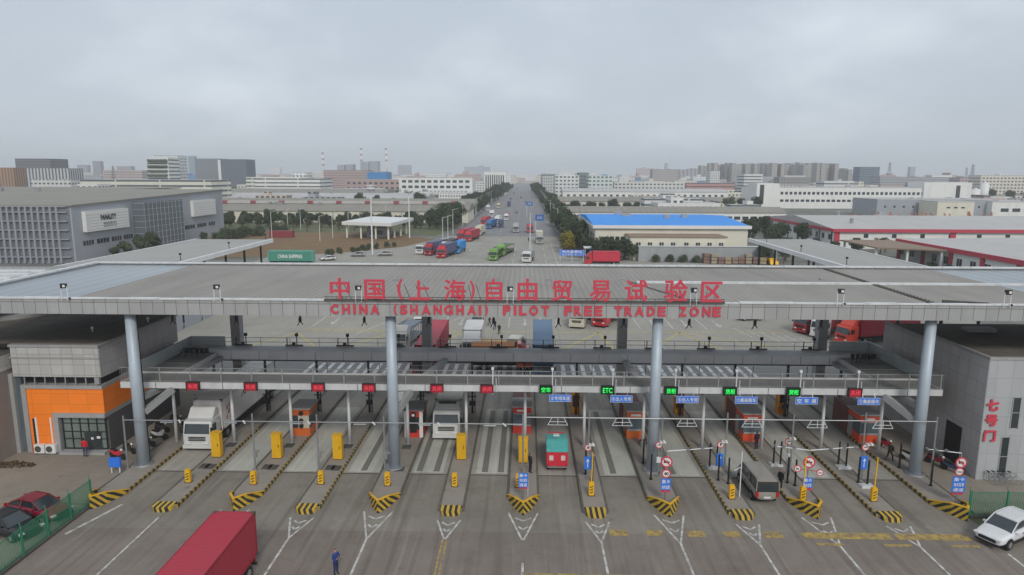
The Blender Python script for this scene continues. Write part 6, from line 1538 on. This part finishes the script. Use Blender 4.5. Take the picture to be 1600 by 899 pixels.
cityb('apartment_block','hazy grey slab right of the rounded tower',182,204,260,1500,(.36,.34,.34),'cityfine'); cityb('apartment_block','long low pink and white block in the left distance',160,222,266,900,(.48,.40,.38),'city',20)
cityb('long_hall','long pale cream hall left of the chimneys',384,470,277,640,(.55,.55,.48),'citybands',40); cityb('long_hall','white hall with a raised middle left of the chimneys',398,500,279,620,(.58,.58,.55),'citybands',40); cityb('office_block','white raised block on the pale hall',458,478,270,660,(.56,.56,.55),'city',20)
cityb('apartment_block','pink brick apartment row below the chimneys',505,575,266,900,(.42,.31,.29),'city',30); cityb('apartment_block','second pink apartment row below the chimneys',575,600,268,950,(.42,.30,.29),'city',30)
for i,(a,b,yt) in enumerate(((527,538,258),(540,551,257),(563,576,253),(577,590,252))): cityb('apartment_tower','hazy grey apartment tower among the chimneys, %s from the left'%ORD[i],a,b,yt,1700,(.33,.35,.38),'cityfine',30,'towers among the chimneys')
# smokestacks
for i,(px,yt) in enumerate(((504,236),(564,229),(603,229))):
    x,z=atY(px,yt,2300); t=thing('chimney_stack','tall slim power station chimney with dark bands, %s from the left'%ORD[i],'chimney',(x,2300,0),0,'power station chimneys')
    mb=MB(); mb.tube((0,0,0),(0,0,z),5.5,3.4,14); mb.build('shaft',M['whitepaint'],t,smooth=True)
    for q in range(3):
        zz=z-5-q*19; mb=MB(); mb.tube((0,0,zz-7),(0,0,zz),3.9+.3*q,3.8+.3*q,14); mb.build('dark_band',mat('faded_band',(.30,.18,.18)),t)
cityb('office_block','pale block with dark stripes right of the far road',848,868,275,700,(.45,.47,.45),'cityfine',30); cityb('office_block','white block with balconies right of the far road',868,905,274,620,(.55,.56,.55),'city',30); cityb('office_block','dark green glass block by the white balcony block',905,920,270,650,(.16,.22,.22),'citybands',30); cityb('office_block','pale green fronted office block right of the dark one',920,958,275,600,(.44,.50,.47),'city',30)
cityb('office_block','grey green hazy block at the start of the right skyline',846,868,272,900,(.22,.28,.29),'citybands',30)
cityb('long_hall','row of white workshops right of the far road',960,1070,285,640,(.52,.52,.49),'city',25); cityb('long_hall','red roofed hall in the right distance',1072,1148,286,700,(.45,.22,.20),'citybands',25); cityb('office_block','white tower block behind the red roofed hall',1110,1125,267,900,(.55,.55,.54),'cityfine',20); cityb('office_block','white office block left of the long factory',1163,1192,272,760,(.55,.55,.53),'citybands',25)
cityb('apartment_block','pale long block behind the workshops',1020,1060,265,1100,(.40,.37,.36),'city',25); cityb('apartment_tower','thin hazy tower right of the centre skyline',1040,1044,255,1900,(.42,.42,.44),'cityfine')
rn=random.Random(4)
for i in range(34):       # big hazy housing estate
    a=1095+i*7.0; b=a+rn.uniform(5.5,8.5); yt=256+rn.uniform(-1.5,1.5)+(8 if i>30 else 0)+(4 if i<2 else 0)
    cityb('apartment_tower','brownish hazy apartment tower in the dense estate on the right skyline',a,b,yt,1150+rn.uniform(-60,120),(.40+rn.uniform(-.03,.03),.365,.33),'cityfine',18,'towers of the right housing estate')
for i in range(12):
    a=1025+i*6.2; cityb('apartment_tower','hazy grey apartment tower in the lower estate left of the dense one',a,a+5.4,264+rn.uniform(-1,2),1500,(.36,.34,.34),'cityfine',18,'lower estate towers')
cityb('office_tower','dark blue glass slab right of the housing estate',1344,1375,261,1000,(.12,.17,.22),'citybands',20); cityb('apartment_tower','twin topped hazy tower far right',1423,1431,261,1700,(.38,.42,.46),'cityfine')
cityb('apartment_block','long grey block before the housing estate',1218,1268,277,850,(.26,.25,.24),'city',20); cityb('office_block','white roofed block before the dark blue slab',1288,1335,283,700,(.52,.52,.50),'citybands',20)
cityb('apartment_block','long row of grey roofed houses in the right distance',1376,1500,277,900,(.36,.37,.39),'city',25); cityb('apartment_block','pink block in the right distance',1500,1536,278,800,(.45,.34,.33),'city',20); cityb('apartment_block','cream housing block with dark windows at the right edge',1533,1640,274,700,(.54,.50,.43),'city',20); cityb('long_hall','dark teal hall behind the tanks',1462,1500,293,620,(.10,.17,.18),'citybands',20)
def pylon(label,px,yt,Y):
    x,z=atY(px,yt,Y); t=thing('pylon',label,'pylon',(x,Y,0)); mb=MB(); w0=z*.09
    for sx in (-1,1):
        for sy in (-1,1): mb.beam((sx*w0,sy*w0,0),(sx*w0*.12,sy*w0*.12,z),.5,.5)
    n=8
    for j in range(n):
        a=w0*(1-.88*j/n); b=w0*(1-.88*(j+1)/n); z0=z*j/n; z1=z*(j+1)/n
        mb.beam((-a,-a,z0),(b,-b,z1),.3,.3); mb.beam((a,-a,z0),(-b,-b,z1),.3,.3)
    mb.build('lattice',M['steel'],t); mb=MB()
    for q in (.72,.84,.95): mb.beam((-w0*.9,0,z*q),(w0*.9,0,z*q),.4,.5)
    mb.build('cross_arm',M['steel'],t)
pylon('steel lattice pylon on the right skyline near the blue slab',1391,254,1100); pylon('steel lattice pylon on the right skyline near the pink block',1521,257,900); pylon('steel lattice pylon at the far right skyline',1511,262,1200); pylon('steel lattice pylon near the white cream hall',176,259,900)
# filler town: low blocks out to the horizon
rn=random.Random(12); colsF=[(.72,.72,.69),(.64,.63,.58),(.45,.44,.42),(.48,.37,.34),(.70,.68,.58),(.36,.37,.40),(.58,.50,.42),(.74,.74,.72)]
used=[]; cnt=0
for tries in range(30000):
    if cnt>=296: break
    Y=395*(4.6**(rn.random()**1.15)); X=rn.uniform(-.86,.86)*Y
    wd=rn.uniform(12,46)*(.75+Y/1500); dp=rn.uniform(10,24); h=rn.uniform(5,10)*(1+ (Y>700)*rn.uniform(0,.9))
    if -50-wd/2<X<32+wd/2 and Y<1700: continue
    if any(a-4<X+wd/2 and X-wd/2<b+4 and c-8<Y+dp and Y<d+6 for a,b,c,d in HAND): continue
    if any(abs(X-a)<(wd+c)/2+3 and abs(Y-b)<dp+9 for a,b,c in used): continue
    used.append((X,Y,wd)); cnt+=1
    mb=MB(); mb.box(-wd/2,wd/2,0,dp,-.1,h)
    if rn.random()<.35: a=rn.uniform(-.4,.2)*wd; mb.box(a,a+wd*.2,2,dp*.8,h+.002,h+rn.uniform(2,4))
    mm=rn.choice(['city','citybands','cityfine','city'])
    o=mb.build('town_building',M[mm],None,(X,Y,0)); o.color=rn.choice(colsF)+(1,)
    zone='left' if X<-60 else ('right' if X>60 else 'middle'); dist='middle distance' if Y<900 else ('hazy distance' if Y<1700 else 'far haze')
    tag(o,'low plain town building on the %s in the %s'%(zone,dist),'building','low town buildings %s %s'%(zone,dist))
def const_city(name,col,wcol,ux=3.4):
    m,g,b=newmat(name); x=g.xyz(g.pos()); geo=g.N.new('ShaderNodeNewGeometry'); nz=g.xyz(geo.outputs['Normal'])[2]
    u=g.math('ADD',g.math('ADD',x[0],x[1]),5000); a=g.math('LESS_THAN',g.math('FRACT',g.math('DIVIDE',u,ux)),.5); bz=g.math('LESS_THAN',g.math('ABSOLUTE',g.math('SUBTRACT',g.math('FRACT',g.math('DIVIDE',x[2],3.3)),.55)),.2)
    wmask=g.math('MULTIPLY',g.math('MULTIPLY',a,bz),g.math('LESS_THAN',nz,.5)); c=g.mixc(wmask,g.mixc(g.remap(g.noise(g.pos(),.02,3),.3,.7,0,.5),col,tuple(v*.75 for v in col)),wcol)
    g.L.new(c,b.inputs['Base Color']); b.inputs['Roughness'].default_value=.7; return m
cm_=[const_city('far_white',(.76,.76,.74),(.25,.27,.3)),const_city('far_cream',(.68,.64,.54),(.22,.22,.22)),const_city('far_pink',(.50,.37,.35),(.2,.18,.18)),const_city('far_grey',(.40,.42,.45),(.15,.17,.2)),const_city('far_blue',(.12,.25,.45),(.1,.15,.2)),const_city('far_redroof',(.45,.20,.17),(.2,.15,.15))]
mb=MB(); rn=random.Random(31)
for i in range(1500):
    Y=1000*(3.6**rn.random()); X=rn.uniform(-.88,.88)*Y
    if -40<X<26 and Y<2000: continue
    wd=rn.uniform(14,60)*(Y/1400); dp=rn.uniform(12,30); h=rn.choice((6,8,10,13,17,22))*rn.uniform(.8,1.15)*(1+(rn.random()<.06 and Y>2000)*1.6)
    mi=rn.choices(range(6),(9,5,4,5,1,1))[0]; mb.box(X-wd/2,X+wd/2,Y,Y+dp,-.1,h,mi)
    if rn.random()<.4: a=X+rn.uniform(-.4,.2)*wd; mb.box(a,a+wd*.2,Y+2,Y+dp*.7,h+.01,h+rn.uniform(2,5),mi)
o=mb.build('distant_town',cm_); tag(o,'hazy band of countless small pale buildings along the horizon','town',None,'stuff')
# far woodland and street trees of the town as one mass
mb=MB(); rn=random.Random(77)
for i in range(420):
    Y=430*(6.5**rn.random()); X=rn.uniform(-.86,.86)*Y
    if -46<X<28: continue
    if Y<560 and -320<X<400: continue
    n=rn.randint(3,7); Ln=rn.uniform(10,60)
    for j in range(int(Ln*5)):
        x=X+rn.uniform(-Ln,Ln)/2; y=Y+rn.uniform(-3,3); z=rn.uniform(.5,1)**.7*6.5; s=rn.uniform(.5,1.1)
        a=rn.uniform(0,3.14); mb.add([(x-s*cos(a),y-s*sin(a),z),(x,y,z-s*.8),(x+s*cos(a),y+s*sin(a),z+.2),(x,y+.2,z+s*.8)],[(0,1,2,3)])
me=bpy.data.meshes.new('town_trees'); me.from_pydata(mb.v,[],mb.f); me.materials.append(M['leafdark']); o=put('town_trees',me); tag(o,'dark belts of trees scattered through the far town','trees',None,'stuff')

# ================================================================== haze
mb=MB(); mb.box(-9500,9500,-200,9600,-1.1,175); hz=mb.mesh('haze',[]); m=bpy.data.materials.new('haze_air'); m.use_nodes=True; nt=m.node_tree
for n in list(nt.nodes):
    if n.type=='BSDF_PRINCIPLED': nt.nodes.remove(n)
pv=nt.nodes.new('ShaderNodeVolumePrincipled'); pv.inputs['Density'].default_value=.00026; pv.inputs['Color'].default_value=(.90,.93,.97,1); pv.inputs['Anisotropy'].default_value=.1
nt.links.new(pv.outputs[0],nt.nodes['Material Output'].inputs['Volume']); hz.materials.append(m); o=put('haze',hz); o['kind']='stuff'
